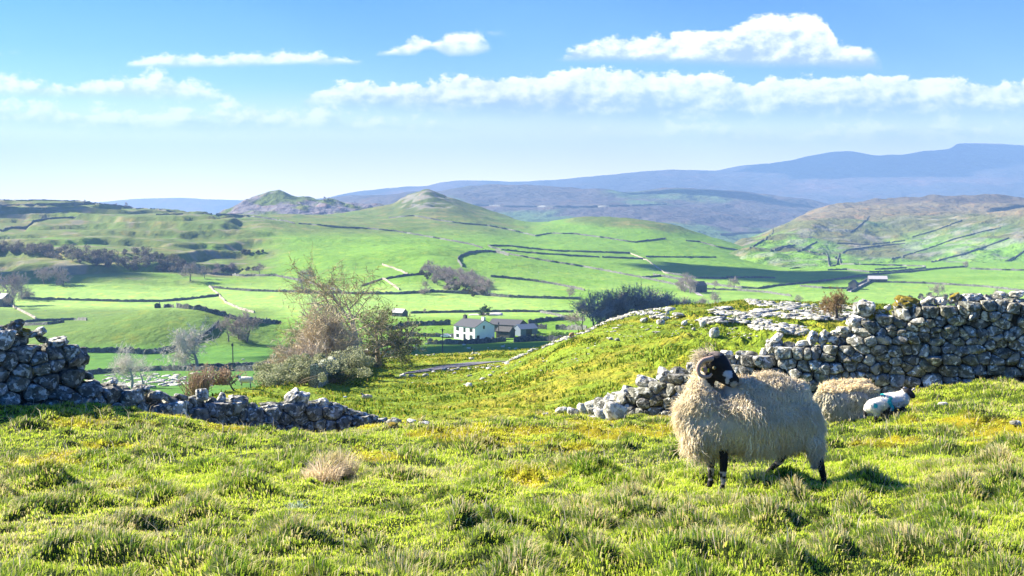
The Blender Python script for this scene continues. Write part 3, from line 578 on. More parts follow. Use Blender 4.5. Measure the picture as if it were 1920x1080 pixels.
def turf(mb, n, y0, y1, pw, rr, px0=-230, px1=2150):
    cx, ry = scatter(n, y0, y1, pw, rr, px0, px1); p, st, mo, tw_, hh = ground_at(cx, ry); n = len(p); Y = p[:, 1]
    e = 3.0; _, _, _, _, hx = ground_at(np.clip(cx + e, 0, 1e9), ry); _, _, _, _, hy = ground_at(cx, np.clip(ry + e * 2, 0, 1e9))
    gx = -(hx - hh); gy = -(hy - hh) * 0.6; gl = np.sqrt(gx * gx + gy * gy) + 1e-5
    k = np.clip(gl / 0.012, 0, 1.0)                                     # blades on a hummock splay outward
    a = rr.randn(n) * 1.1 + 0.35 + 1.6 * vn(p[:, 0] * 1.7, p[:, 1] * 1.7, 5); dx = np.cos(a) * (1 - k) + gx / gl * k; dy = np.sin(a) * (1 - k) + gy / gl * k
    patch = fbm(p[:, 0] * 1.3, p[:, 1] * 1.1, 3, 77)
    sz = 0.5 + rr.rand(n)
    L = (0.021 + 0.015 * sstep(-0.2, 0.35, patch) + 0.030 * tw_ + 0.048 * st * tw_) * sz * (1 - 0.55 * mo * (1 - tw_)) * (0.66 + 0.34 * sstep(5.5, 10.0, Y))
    wd = (0.0020 + 0.00052 * Y) * (0.7 + 0.7 * rr.rand(n)) * (1 + 0.5 * mo)
    lean = np.clip(0.30 + 0.6 * rr.rand(n) + 0.32 * tw_, 0, 0.97)
    hue = rr.rand(n)
    g = lerp(np.array([[0.36, 0.55, 0.02]]), np.array([[0.84, 0.90, 0.13]]), hue)
    g = lerp(g, np.array([[0.05, 0.19, 0.010]]), np.clip(tw_ * 0.85 * (rr.rand(n) < 0.8), 0, 1))  # hummock blades dark green, deepening the tussock shadows in colour
    g = lerp(g, np.array([[0.78, 0.70, 0.05]]), np.clip(mo * 0.6 + 0.1 * rr.randn(n), 0, 1))
    pst = np.clip(0.05 + 0.20 * sstep(0.0, 0.4, fbm(p[:, 0] * 0.8 + 9, p[:, 1] * 0.7, 3, 91)) + 0.05 * sstep(8, 5, Y) + st * 0.85, 0, 0.95)
    isst = (rr.rand(n) < pst)[:, None]
    straw = lerp(np.array([[0.62, 0.50, 0.18]]), np.array([[0.88, 0.80, 0.44]]), rr.rand(n))
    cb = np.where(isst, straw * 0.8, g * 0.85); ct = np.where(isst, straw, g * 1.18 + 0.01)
    L = np.where(isst[:, 0], L * 1.2 + 0.01, L)
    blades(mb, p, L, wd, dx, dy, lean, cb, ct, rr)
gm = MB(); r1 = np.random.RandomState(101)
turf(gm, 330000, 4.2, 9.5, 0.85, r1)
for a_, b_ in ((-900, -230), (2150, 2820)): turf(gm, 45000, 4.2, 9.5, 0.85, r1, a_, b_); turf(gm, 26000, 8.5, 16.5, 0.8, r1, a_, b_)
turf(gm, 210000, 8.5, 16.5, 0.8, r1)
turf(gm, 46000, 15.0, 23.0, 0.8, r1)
# long dead stalks lying about
cx, ry = scatter(1500, 4.3, 15, 0.8, r1); p, st, mo, tw_, hh = ground_at(cx, ry); n = len(p); a = r1.rand(n) * 6.28
s_ = lerp(np.array([[0.55, 0.46, 0.27]]), np.array([[0.85, 0.78, 0.58]]), r1.rand(n))
blades(gm, p, 0.08 + 0.16 * r1.rand(n) ** 2, 0.0022 + 0.0004 * p[:, 1], np.cos(a), np.sin(a), 0.35 + 0.6 * r1.rand(n), s_ * .85, s_, r1, 0.4)
gm2 = None
go = gm.build('grass', M['grass']); tag(go, None, None, None, 'stuff')

def near_hit(px, py): 
    h = hit(px, py, 0.0, ('ground',)); return np.array(h)
def tuft(name, px, py, n, R, L, cols, label, cat, seed, lean=0.6, wd=0.004, group=None):
    rr = np.random.RandomState(seed); c = near_hit(px, py); mb = MB(); a = rr.rand(n) * 6.283; r_ = R * np.sqrt(rr.rand(n))
    p = np.stack([r_ * np.cos(a), r_ * np.sin(a), -0.01 - 0.25 * r_], 1) + c; h = rr.rand(n)
    col = lerp(np.array([cols[0]]), np.array([cols[1]]), h); aa = a + rr.randn(n) * 0.5
    blades(mb, p, L * (0.5 + 0.7 * rr.rand(n)), wd * (0.6 + 0.8 * rr.rand(n)), np.cos(aa) + 0.25, np.sin(aa), np.clip(lean * r_ / R + 0.15 * rr.rand(n), 0.05, .95), col * 0.8, col, rr)
    return tag(mb.build(name, M['grass'], None, True, c), label, cat, group)
tuft('grass_tussock', 604, 893, 420, 0.13, 0.19, ((0.66, 0.50, 0.30), (0.98, 0.84, 0.60)), 'bleached pinkish straw tussock standing alone in the left foreground grass', 'tussock', 1, 0.9, 0.007)
tuft('grass_tussock', 641, 880, 300, 0.11, 0.22, ((0.55, 0.42, 0.24), (0.92, 0.80, 0.54)), 'duller straw tussock touching the right side of the bleached pinkish one', 'tussock', 2, 0.8, 0.005)
tuft('leafy_plant', 560, 950, 420, 0.10, 0.05, ((0.30, 0.40, 0.24), (0.55, 0.64, 0.48)), 'small silvery green leafy plant in the grass below the straw tussock', 'plant', 3, 0.9, 0.012)
for k, (px, py, L) in enumerate([(66, 1062, 0), (1588, 776, 0)]): pass

# ------------------------------------------------------------------ stones
def ico(sub):
    bm = bmesh.new(); bmesh.ops.create_icosphere(bm, subdivisions=sub, radius=1.0)
    v = np.array([q.co[:] for q in bm.verts]); f = np.array([[q.index for q in fa.verts] for fa in bm.faces]); bm.free()
    return v / np.linalg.norm(v, axis=1)[:, None], f
ICO = {k: ico(k) for k in (1, 2, 3, 4)}
def planes_stone(dirs, nrm, dist, p=12.0):
    d = np.maximum(dirs @ nrm.T, 0) / dist[None, :]
    return 1.0 / np.maximum((d ** p).sum(1) ** (1.0 / p), 1e-3)
def rock(rr, size, sub=3, npl=11, p=16.0, rough=0.06, pits=0.0):
    """one free boulder: a chipped convex block with a weathered, uneven surface"""
    dirs, f = ICO[sub]; nrm = rr.randn(npl, 3); nrm /= np.linalg.norm(nrm, axis=1)[:, None]
    nrm = np.concatenate([nrm, np.eye(3), -np.eye(3)]); dist = np.concatenate([0.78 + 0.22 * rr.rand(npl), 0.85 + 0.15 * rr.rand(6)])
    r = planes_stone(dirs, nrm, dist, p); q = dirs * r[:, None]; o = rr.rand(3) * 50
    n = vn3(q * 2.2 + o, 3) + 0.5 * vn3(q * 5 + o, 8) + 0.3 * vn3(q * 11 + o, 12)
    q = q * (1 + rough * 2.2 * n[:, None])
    if pits > 0: q = q * (1 - pits * np.maximum(0, vn3(q * 6 + o, 15) - 0.08)[:, None] * 2)
    return q * np.array(size), f
def rotm(rx, ry, rz):
    from mathutils import Euler
    return np.array(Euler((rx, ry, rz)).to_matrix())

class WallBuilder:
    def __init__(s, base_px, prof, Yk, name, label, seed, csz, th=0.34, bottom_extra=0.12):
        """base_px: span of px; prof: top line (px, py); Yk: depth (px, Y) along the wall"""
        s.rr = np.random.RandomState(seed); s.prof = prof; s.Yk = Yk; s.th = th
        xs = np.arange(base_px[0], base_px[1] + 1, 4.0); s.px = xs
        Y = pchip([k[0] for k in Yk], [k[1] for k in Yk], xs); s.Y = Y
        top = np.interp(xs, [k[0] for k in prof], [k[1] for k in prof])
        T = PT(xs, top, Y); s.topz = T[:, 2]; s.xy = T[:, :2]
        bz = []
        for q in s.xy:
            h = drop(q[0], q[1], ('ground',)); bz.append(h.z if h is not None else np.nan)
        bz = np.array(bz); bz = np.interp(xs, xs[~np.isnan(bz)], bz[~np.isnan(bz)]); s.botz = bz - bottom_extra
        d = np.linalg.norm(np.diff(s.xy, axis=0), axis=1); s.s = np.concatenate([[0], np.cumsum(d)])
        t = np.gradient(s.xy, axis=0); s.tan = t / np.linalg.norm(t, axis=1)[:, None]
        mid = len(xs) // 2; s.root = empty(name, (float(s.xy[mid][0]), float(s.xy[mid][1]), float(bz[mid]))); tag(s.root, label, 'wall'); s.label = label
        s.cs = csz
        bpy.context.view_layer.update()
    def frame(s, sv):
        i = np.clip(np.searchsorted(s.s, sv) - 1, 0, len(s.s) - 2); f = (sv - s.s[i]) / (s.s[i + 1] - s.s[i])
        xy = s.xy[i] * (1 - f) + s.xy[i + 1] * f; t = s.tan[i]; n = np.array([t[1], -t[0]])
        if n[1] > 0: n = -n
        return xy, t, n
    def TZ(s, sv): return np.interp(sv, s.s, s.topz)
    def BZ(s, sv): return np.interp(sv, s.s, s.botz)
    def points(s, jitter=0.55):
        pts = []; ch = s.cs[1]; cw = s.cs[0]; zmin, zmax = s.botz.min(), s.topz.max(); k = 0; z = zmin
        while z < zmax + ch:
            hh = ch * (0.62 + 0.8 * s.rr.rand()); sv = -s.rr.rand() * cw
            while sv < s.s[-1] + cw:
                w = cw * (0.42 + 1.35 * s.rr.rand() ** 1.5); c = sv + w / 2
                zz = z + hh / 2 + 0.10 * vn(c * 0.8, k * 3.1, 5) + (s.rr.rand() - 0.5) * jitter * hh
                cc = c + (s.rr.rand() - 0.5) * 0.2 * w
                if 0 <= cc <= s.s[-1] and s.BZ(cc) - ch * 0.3 < zz < s.TZ(cc) - ch * 0.35: pts.append((cc, zz, w, hh))
                sv += w
            z += hh; k += 1
        return np.array(pts)
    def layer(s, mb, off, front, sub, gap=0.985):
        P = s.points(); an = s.cs[0] / s.cs[1] * 0.8; Q = np.stack([P[:, 0] / an, P[:, 1]], 1); dirs, F3 = ICO[sub]; R = s.rr
        for i in range(len(P)):
            d = Q - Q[i]; dd = np.linalg.norm(d, axis=1); idx = np.argsort(dd)[1:14]
            idx = idx[dd[idx] < 3.0 * s.cs[1]]
            dn = d[idx]; L = dd[idx]
            # bisector planes in the stretched metric, carried back into (s, z)
            nv = np.stack([dn[:, 0] / L / an, dn[:, 1] / L], 1); nl = np.linalg.norm(nv, axis=1)
            dist = L / 2 / nl * gap * (0.94 + 0.08 * R.rand(len(L))); nv = nv / nl[:, None]
            nrm = np.zeros((len(idx) + 8, 3)); nrm[:len(idx), 0] = nv[:, 0]; nrm[:len(idx), 2] = nv[:, 1]; dst = np.zeros(len(idx) + 8); dst[:len(idx)] = dist
            a = 0.24 * R.randn(2); nrm[len(idx)] = (a[0], -1, a[1]); dst[len(idx)] = s.th * (0.30 + 0.10 * R.rand())
            a = 0.2 * R.randn(2); nrm[len(idx) + 1] = (a[0], 1, a[1]); dst[len(idx) + 1] = s.th * 0.42
            cw, chh = s.cs[0] * 0.75, s.cs[1] * 0.72
            for m, (dx, dz) in enumerate(((1, 0), (-1, 0), (0, 1), (0, -1))):
                nrm[len(idx) + 2 + m] = (dx, 0, dz); dst[len(idx) + 2 + m] = cw if dx else chh
            for m in (6, 7):
                a = R.randn(2) * 0.7; nrm[len(idx) + m] = (a[0], -0.8, a[1]); dst[len(idx) + m] = s.cs[1] * (0.55 + 0.3 * R.rand())
            nrm /= np.linalg.norm(nrm, axis=1)[:, None]
            r = planes_stone(dirs, nrm, dst, 26.0); q = dirs * r[:, None]; o = R.rand(3) * 60
            n = vn3(q * 9 + o, 2) + 0.6 * vn3(q * 22 + o, 7) + 0.35 * vn3(q * 50 + o, 9)
            q = q * (1 + 0.12 * n[:, None])
            xy, t, nn = s.frame(P[i, 0]); o2 = off + R.randn() * 0.022
            W = np.empty_like(q); W[:, 0] = xy[0] + q[:, 0] * t[0] + (-q[:, 1] + o2) * nn[0]; W[:, 1] = xy[1] + q[:, 0] * t[1] + (-q[:, 1] + o2) * nn[1]; W[:, 2] = P[i, 1] + q[:, 2]
            b = 0.55 + 0.65 * R.rand(); c = np.array([b, b * (0.985 + 0.03 * R.rand()), b * (0.93 + 0.08 * R.rand())])
            if R.rand() < 0.06: c = c * 1.5
            mb.add(W, F3, c)
    def core(s, mb):
        """the packed rubble heart between the two faces"""
        V = []; n = len(s.px)
        for i in range(n):
            t = s.tan[i]; nn = np.array([t[1], -t[0]]); tz = max(s.botz[i] + .02, s.topz[i] - s.cs[1] * 0.9); w = 0.09
            for a, z in ((-w, s.botz[i] - .3), (-w, tz), (w, tz), (w, s.botz[i] - .3)): V.append((s.xy[i][0] + nn[0] * a, s.xy[i][1] + nn[1] * a, z))
        mb.add(V, grid_faces(n, 4), (0.22, 0.22, 0.2))  # rubble tinted dark so the gaps between stones look shaded
    def cope(s, px, py, w, h, rot=0.0, mat='stone_pale', yoff=0.0, label=None, seed=None, pits=0.25, dep=0.30):
        Y = float(np.interp(px, s.px, s.Y)); c = PT(px, py, Y); k = Y / F; rr = np.random.RandomState(abs(int(px * 7 + py)) if seed is None else seed)
        q, f = rock(rr, (w * k / 2, min(dep, max(0.10, 0.45 * (w + h) * k)) / 2 * 1.1, h * k / 2), 3, 12, 20.0, 0.075, pits)
        q = q @ rotm(rr.randn() * 0.15, math.radians(rot), rr.randn() * 0.25).T + c + np.array([0, yoff, 0])
        mb = MB(); b = 0.8 + 0.35 * rr.rand(); mb.add(q, f, (b, b * 0.99, b * 0.965))
        o = mb.build('coping_stone', M[mat], s.root, False, tuple(c))
        o.matrix_parent_inverse = s.root.matrix_world.inverted()
        if label: o['label'] = label
        return o
    def done(s, mb, mat='stone', name='stonework'):
        o = mb.build(name, M[mat], s.root, False, s.root.location[:]); o.matrix_parent_inverse = s.root.matrix_world.inverted(); return o
    def auto_cope(s, p0, p1, w, h, jump=0.85, seed=5, mats=('stone_pale',), skip=()):
        rr = np.random.RandomState(seed); px = p0
        while px < p1:
            ww = w * (0.6 + 0.8 * rr.rand()); hh = h * (0.7 + 0.6 * rr.rand()); c = px + ww / 2
            if not any(a <= c <= b for a, b in skip):
                py = float(np.interp(c, [k[0] for k in s.prof], [k[1] for k in s.prof])); py2 = float(np.interp(c + 8, [k[0] for k in s.prof], [k[1] for k in s.prof]))
                s.cope(c, py + hh * 0.28, ww * 1.12, hh * 1.1, math.degrees(math.atan2(py2 - py, 8)) * 0.6 + rr.randn() * 16, mats[rr.randint(len(mats))])
            px += ww * jump

# left wall
L_prof = [(-420, 612), (-200, 615), (-60, 616), (0, 622), (30, 628), (60, 634), (100, 640), (132, 646), (140, 668), (150, 690), (160, 696), (175, 706), (195, 716), (215, 722), (250, 731), (290, 738), (330, 746), (355, 750), (380, 744), (430, 748), (480, 759), (520, 759), (560, 753), (600, 756), (640, 768), (680, 782), (720, 790), (760, 796)]
wl = WallBuilder((-420, 716), L_prof, [(-420, 12.5), (0, 14.6), (300, 16.2), (500, 17.6), (760, 18.6)], 'dry_stone_wall', 'tumbledown grey drystone wall at the left, tall at the frame edge and sinking into the grass towards the middle', 11, (0.26, 0.175))
mb = MB(); wl.layer(mb, 0.12, True, 3); wl.layer(mb, -0.14, False, 2); wl.core(mb); wl.done(mb)
for a in [(-8, 622, 32, 26, 10, 'stone'), (26, 616, 46, 22, -28, 'stone'), (44, 622, 28, 18, 20, 'stone_moss'), (62, 626, 44, 15, -18, 'stone_pale'), (76, 622, 24, 18, -40, 'stone_pale'), (104, 642, 52, 20, -14, 'stone_pale'), (80, 637, 24, 14, 10, 'stone'), (128, 655, 32, 20, 5, 'stone'), (18, 634, 34, 13, 10, 'stone'),
          (148, 692, 24, 16, 10, 'stone'), (163, 705, 30, 16, 12, 'stone'), (213, 716, 16, 11, 8, 'stone_pale'), (214, 730, 30, 22, 5, 'stone'), (232, 732, 26, 20, 15, 'stone'), (268, 731, 30, 24, -6, 'stone_pale'), (294, 742, 32, 22, 4, 'stone'), (310, 742, 22, 9, 30, 'stone_pale'), (322, 750, 42, 12, 26, 'stone'), (340, 744, 28, 12, 14, 'stone'), (352, 758, 20, 12, 40, 'stone'),
          (378, 742, 26, 26, -12, 'stone_pale'), (398, 754, 26, 20, 18, 'stone'), (416, 747, 16, 24, 25, 'stone_pale'), (446, 754, 46, 32, 10, 'stone'), (474, 765, 20, 22, 5, 'stone_pale'), (495, 768, 26, 16, -14, 'stone'), (510, 762, 24, 12, 10, 'stone'), (526, 760, 22, 14, 0, 'stone'),
          (547, 745, 38, 24, -34, 'stone_pale'), (566, 752, 26, 32, 16, 'stone_pale'), (590, 762, 30, 18, -20, 'stone'), (608, 758, 30, 20, 12, 'stone_pale'), (626, 764, 22, 20, 12, 'stone'), (640, 766, 24, 14, 20, 'stone'), (657, 774, 30, 14, 20, 'stone'), (678, 780, 26, 20, 12, 'stone'), (698, 784, 24, 14, 22, 'stone')]:
    wl.cope(*a)
for k in range(10): wl.cope(-40 - 36 * k, 612 + (k % 3) * 3, 40, 22, (k * 37) % 50 - 25, 'stone')

# right wall
R_prof = [(1100, 765), (1130, 752), (1160, 742), (1200, 730), (1240, 718), (1262, 704), (1300, 690), (1330, 680), (1370, 672), (1400, 668), (1430, 664), (1470, 650), (1500, 650), (1530, 646), (1560, 640), (1600, 622), (1630, 606), (1660, 592), (1690, 582), (1720, 576), (1760, 574), (1800, 570), (1850, 566), (1920, 562), (2100, 556), (2400, 545)]
wr = WallBuilder((1118, 2400), R_prof, [(1040, 19.6), (1260, 18.4), (1500, 17.2), (1700, 16.8), (1920, 16.4), (2400, 15.8)], 'dry_stone_wall', 'long grey drystone wall climbing to the right edge behind the sheep, with mossy top stones', 12, (0.225, 0.142))
mb = MB(); wr.layer(mb, 0.12, True, 3); wr.layer(mb, -0.14, False, 2); wr.core(mb); wr.done(mb)
for a in [(1118, 770, 30, 12, 10, 'stone_pale'), (1150, 758, 48, 40, 18, 'stone_pale'), (1178, 742, 36, 34, 30, 'stone_pale'), (1211, 718, 44, 28, 16, 'stone_pale'), (1246, 704, 30, 28, 14, 'stone_pale'), (1246, 716, 24, 14, -4, 'stone'), (1272, 700, 26, 30, 8, 'stone'), (1300, 690, 30, 28, 8, 'stone'), (1330, 680, 26, 20, 8, 'stone'), (1364, 664, 30, 18, 10, 'stone_pale'), (1390, 666, 24, 20, 6, 'stone'), (1408, 668, 26, 24, 12, 'stone'), (1432, 662, 18, 20, 0, 'stone_pale'),
          (1452, 647, 36, 22, -12, 'stone_pale'), (1458, 632, 26, 14, -32, 'stone_pale'), (1448, 641, 26, 9, 4, 'stone'), (1480, 648, 28, 16, 14, 'stone'), (1506, 644, 34, 13, -12, 'stone_pale'), (1524, 634, 20, 30, 24, 'stone_pale'), (1544, 634, 22, 32, 26, 'stone_pale'), (1562, 636, 30, 16, 14, 'stone_pale'), (1566, 624, 24, 12, -10, 'stone_pale'), (1584, 622, 32, 24, 6, 'stone_pale'),
          (1604, 606, 36, 24, 12, 'stone_pale'), (1620, 580, 44, 38, -6, 'stone_pale'), (1634, 602, 24, 28, 20, 'stone_moss'), (1652, 590, 28, 24, 14, 'stone_moss'), (1664, 578, 18, 12, -30, 'stone_pale'), (1702, 566, 58, 20, 2, 'stone_moss'), (1684, 574, 20, 20, 50, 'stone_moss'), (1690, 584, 22, 16, 0, 'stone'), (1738, 566, 30, 13, -34, 'stone_pale'), (1744, 574, 26, 14, 22, 'stone_pale'), (1764, 566, 26, 18, -12, 'stone_pale'), (1790, 560, 26, 20, -26, 'stone_moss'), (1803, 568, 26, 20, 14, 'stone_pale'),
          (1822, 558, 40, 20, -6, 'stone_pale'), (1850, 561, 22, 20, 36, 'stone'), (1876, 553, 30, 12, 3, 'stone_pale'), (1868, 562, 26, 16, 10, 'stone'), (1906, 553, 30, 14, -6, 'stone_pale'), (1912, 566, 28, 13, 0, 'stone'), (1938, 552, 30, 14, 5, 'stone_pale')]:
    lb = 'coping stone thickly covered in golden moss' if a[5] == 'stone_moss' else None
    wr.cope(*a, label=lb)
for k in range(12): wr.cope(1968 + 34 * k, 548 - k, 38, 18, (k * 41) % 50 - 25, 'stone_pale')

# loose boulders where the two walls have fallen
def boulder_px(px, py, w, h, label, mat='stone_pale', only=('ground',), rot=0.0, yf=None, group=None, sub=3, name='boulder', sink=0.2, pits=0.25, seed=None, origin_base=True):
    """px, py: where its foot meets the ground"""
    g = hitd(px, py, 0, only) if yf is None else Vector(PT(px, py, yf))
    k = g.y / F; rr = np.random.RandomState(abs(int(px * 3 + py * 11)) if seed is None else seed)
    q, f = rock(rr, (w * k / 2, (w * 0.8) * k / 2, h * k / 2), sub, 12, 18.0, 0.075, pits)
    q = q @ rotm(rr.randn() * 0.1, math.radians(rot), rr.randn() * 0.3).T; q[:, 2] += h * k * (0.5 - sink)
    mb = MB(); b = 0.85 + 0.3 * rr.rand(); mb.add(q, f, (b, b * 0.99, b * 0.97)); o = mb.build(name, M[mat], None, True); o.location = g
    return tag(o, label, 'boulder', group)
BO = [(1054, 774, 30, 16, 'low whitish boulder at the very tip of the right wall', 'stone_pale', 0), (1074, 778, 26, 17, 'second low stone from the tip of the right wall', 'stone_pale', 14), (1093, 776, 26, 26, 'knobbly grey stone between the low stones and the pointed boulder', 'stone_pale', 10),
      (1116, 776, 34, 34, 'pointed pinkish grey boulder near the low end of the right wall', 'stone_pale', -18), (1128, 784, 36, 22, 'slanted slab leaning below the pointed boulder', 'stone_pale', 34), (1154, 786, 46, 40, 'large rounded grey boulder at the foot of the right wall end', 'stone_pale', 18),
      (1022, 778, 14, 6, 'tiny flat stone lying in the grass left of the right wall tip', 'stone_pale', 0),
      (740, 796, 30, 18, 'squat grey boulder at the low end of the left wall', 'stone', 8), (737, 800, 22, 10, 'small rusty orange mossy stone in front of the left wall end', 'stone_moss', 0), (772, 794, 20, 12, 'small pale pointed stone just beyond the left wall end', 'stone_pale', 10), (795, 794, 24, 5, 'flat sliver of stone in the grass right of the left wall end', 'stone_pale', 0),
      (1905, 797, 24, 12, 'pinkish pale stone in the grass at the right edge below the wall', 'stone_pale', 0), (1768, 760, 20, 8, 'small brownish stone in the shaded grass below the right wall', 'stone_pale', 0)]
for (px, py, w, h, lb, mt, ro) in BO: boulder_px(px, py, w, h, lb, mt, ('ground', 'hillside'), ro)
# ------------------------------------------------------------------ road, rocks of the hillside
def edge(pl, n): 
    xs = np.linspace(pl[0][0], pl[-1][0], n); return xs, np.interp(xs, [p[0] for p in pl], [p[1] for p in pl])
rx, ry0 = edge([(750, 706), (761, 701.5), (796, 698), (815, 695), (845, 690), (871, 687.5), (909, 682), (927, 679.6), (948, 678.2)], 60)
_, ry1 = edge([(750, 703), (761, 699), (802, 692), (824, 687), (852, 683), (882, 680), (927, 678.2), (948, 677.4)], 60)
Va = []; rxx = rx
for i in range(60):
    h0 = hit(rx[i], ry0[i], 40, ('hillside',)); h1 = hit(rx[i], ry1[i], 40, ('hillside',))
    for t_ in (0, .33, .67, 1): q = h0.lerp(h1, t_); g = drop(q.x, q.y, ('hillside',)); Va.append((q.x, q.y, max(q.z, g.z) + 0.07))
mb = MB(); mb.add(np.array(Va), grid_faces(60, 4), (0.20, 0.19, 0.20)); M['road'] = mat_plain('asphalt', (0.15, 0.145, 0.16), 0.9, 0.2, 0, 0.2, 1.0); o = mb.build('road', M['road']); o['kind'] = 'structure'

pav = MB(); rr = np.random.RandomState(33)
def ledge(pl, dens, jy, w, h, only=('hillside',)):
    n = int(abs(pl[-1][0] - pl[0][0]) * dens)
    for k in range(n):
        t_ = rr.rand() * (len(pl) - 1); i = min(int(t_), len(pl) - 2); f = t_ - i
        px = pl[i][0] * (1 - f) + pl[i + 1][0] * f; py = pl[i][1] * (1 - f) + pl[i + 1][1] * f + (rr.rand() - 0.5) * jy
        g = hitd(px, py, 40, only)
        if g is None: continue
        k_ = g.y / F; ww = w * 1.25 * (0.5 + rr.rand() ** 1.5 * 1.3) * k_; hh = h * 0.72 * (0.5 + 0.9 * rr.rand()) * k_
        q, f3 = rock(rr, (ww / 2, ww * (0.3 + 0.4 * rr.rand()), hh * 0.62), 2, 7, 16.0, 0.09)
        a = rr.randn() * 0.35; c, s = math.cos(a), math.sin(a); q = np.stack([q[:, 0] * c - q[:, 1] * s, q[:, 0] * s + q[:, 1] * c, q[:, 2]], 1)
        q += np.array([g.x, g.y, g.z + hh * 0.18]); b = 0.55 + 0.6 * rr.rand(); pav.add(q, f3, (b, b * 0.99, b * 0.97))
for a in [([(1400, 566), (1440, 571), (1500, 573), (1620, 579)], 0.62, 9, 12, 4.5), ([(1422, 583), (1480, 580)], 0.6, 4, 20, 6), ([(1480, 580), (1640, 588)], 0.8, 10, 11, 4.2), ([(1335, 586), (1390, 590), (1450, 591), (1620, 598)], 0.75, 9, 13, 5.0),
          ([(1316, 603), (1350, 600), (1400, 601), (1440, 607), (1480, 613), (1512, 622)], 0.75, 11, 12, 6), ([(1405, 613), (1450, 617), (1508, 628)], 0.5, 6, 12, 6.5), ([(1345, 579), (1372, 578)], 0.4, 3, 14, 4), ([(1480, 588), (1640, 596)], 0.7, 9, 12, 4.0),
          ([(1116, 612), (1140, 603), (1170, 594), (1210, 586), (1256, 579)], 0.55, 8, 8, 4.5), ([(1060, 634), (1100, 622), (1120, 612)], 0.6, 7, 6, 3.5), ([(1210, 586), (1275, 596)], 0.35, 10, 9, 4.5), ([(945, 684), (975, 668), (1005, 656), (1035, 645), (1062, 634)], 0.8, 4, 6, 4.0), ([(750, 706), (790, 704), (850, 694), (905, 688), (940, 690)], 0.16, 8, 7, 4), ([(620, 672), (700, 667), (780, 666), (900, 663)], 0.08, 4, 6, 3)]: ledge(*a)
o = pav.build('limestone_pavement', M['rock_far']); o['kind'] = 'structure'
sc_ = MB(); pav = sc_
for a in [([(1100, 630), (1300, 612), (1420, 620)], 0.35, 30, 4, 2.2), ([(760, 712), (900, 700), (1050, 690)], 0.10, 40, 4, 2), ([(1000, 690), (1180, 640)], 0.10, 30, 3.5, 2)]: ledge(*a)
ledge([(190, 716), (260, 714), (330, 712), (410, 712)], 0.55, 24, 9, 4, ('valley',)); ledge([(270, 722), (340, 716)], 0.4, 12, 12, 5, ('valley',))
o = sc_.build('scattered_stones', M['rock_far']); o['kind'] = 'stuff'
HB = [(1340, 631, 22, 24, 'square pale boulder standing alone on the knoll, its shadow falling to the right', 3), (1238, 608, 19, 12, 'rounded pale boulder below the slab cluster on the left of the knoll', 0), (1208, 604, 16, 12, 'leftmost jagged boulder of the slab cluster on the knoll', -20),
      (1228, 597, 24, 9, 'flat slab in the middle of the cluster on the left of the knoll', 0), (1248, 600, 22, 9, 'flat slab at the right of the cluster on the left of the knoll', 6), (1273, 592, 26, 8, 'long flat slab upper right of the cluster on the knoll', 4), (1251, 590, 9, 10, 'small upright stone above the slab cluster on the knoll', 0), (1257, 581, 22, 7, 'flat slab on the skyline of the knoll', 0),
      (1284, 609, 13, 11, 'lone rounded stone between the slab cluster and the square boulder', 0), (1318, 613, 13, 16, 'knobbly upright stone at the left tip of the lower pavement', 10), (1301, 619, 8, 7, 'small brown stone left of the square boulder', 0), (1157, 639, 12, 7, 'right of two low stones on the knoll slope above the grazing brown sheep', 0), (1145, 637, 11, 6, 'left of two low stones on the knoll slope above the grazing brown sheep', 0),
      (880, 726, 15, 12, 'dark grey stone alone in the middle of the sunny field', -15), (844, 765, 9, 5, 'small dark stone low in the sunny field near the crest', 0), (798, 706, 15, 8, 'pale stone just below the road bend, casting a dark shadow', 0), (773, 707, 16, 7, 'whitish stone at the left end of the stones below the road', 8), (754, 706, 13, 5, 'grey stone farthest left below the road', 0), (813, 699, 10, 5, 'pale stone touching the lower edge of the road', 0),
      (834, 694, 13, 7, 'grey heaped stone at the road edge', -10), (852, 702, 9, 6, 'dark stone below the road edge heap', 0), (881, 706, 13, 5, 'flat whitish stone in the field below the far end of the road', 0), (905, 712, 13, 6, 'pale broken stone lowest in the field right of the road', -12), (919, 705, 9, 5, 'pale stone right of the broken stone in the field', 0), (884, 674, 11, 5, 'grey stone in the grass beyond the road', 0)]
for (px, py, w, h, lb, ro) in HB: boulder_px(px, py, w, h, lb, 'rock_far', ('hillside',), ro, group='boulders scattered over the hillside', sub=2)

# ------------------------------------------------------------------ tufts of the hillside
rr = np.random.RandomState(202); n = 150000
rowM = Gm[:, 300, 1]; u_ = rr.rand(n); Yt = 42 + 115 * u_ ** 0.8; cxm = (200 + 1720 * rr.rand(n) - pxm[0]) / 3.5; rym = np.interp(Yt, rowM, np.arange(len(rowM)))
c0 = np.clip(cxm.astype(int), 0, Gm.shape[1] - 2); r0_ = np.clip(rym.astype(int), 0, Gm.shape[0] - 2); a_ = (cxm - c0)[:, None]; b_ = (rym - r0_)[:, None]
pm = (Gm[r0_, c0] * (1 - a_) + Gm[r0_, c0 + 1] * a_) * (1 - b_) + (Gm[r0_ + 1, c0] * (1 - a_) + Gm[r0_ + 1, c0 + 1] * a_) * b_
cl = fbm(pm[:, 0] * 0.9, pm[:, 1] * 0.7, 3, 55) + 0.6 * fbm(pm[:, 0] * 0.2, pm[:, 1] * 0.2, 3, 57); qx, qy = to_px(pm); nr_ = np.abs(qy - np.interp(qx, [745, 765, 800, 845, 880, 927, 950], [706, 701, 695, 687, 683, 679, 678])) > 7
keep = ((cl > 0.02) | (rr.rand(n) < 0.15)) & (nr_ | (qx > 955) | (qx < 740)); pm = pm[keep]; cl = cl[keep]; n = len(pm); h_ = rr.rand(n)
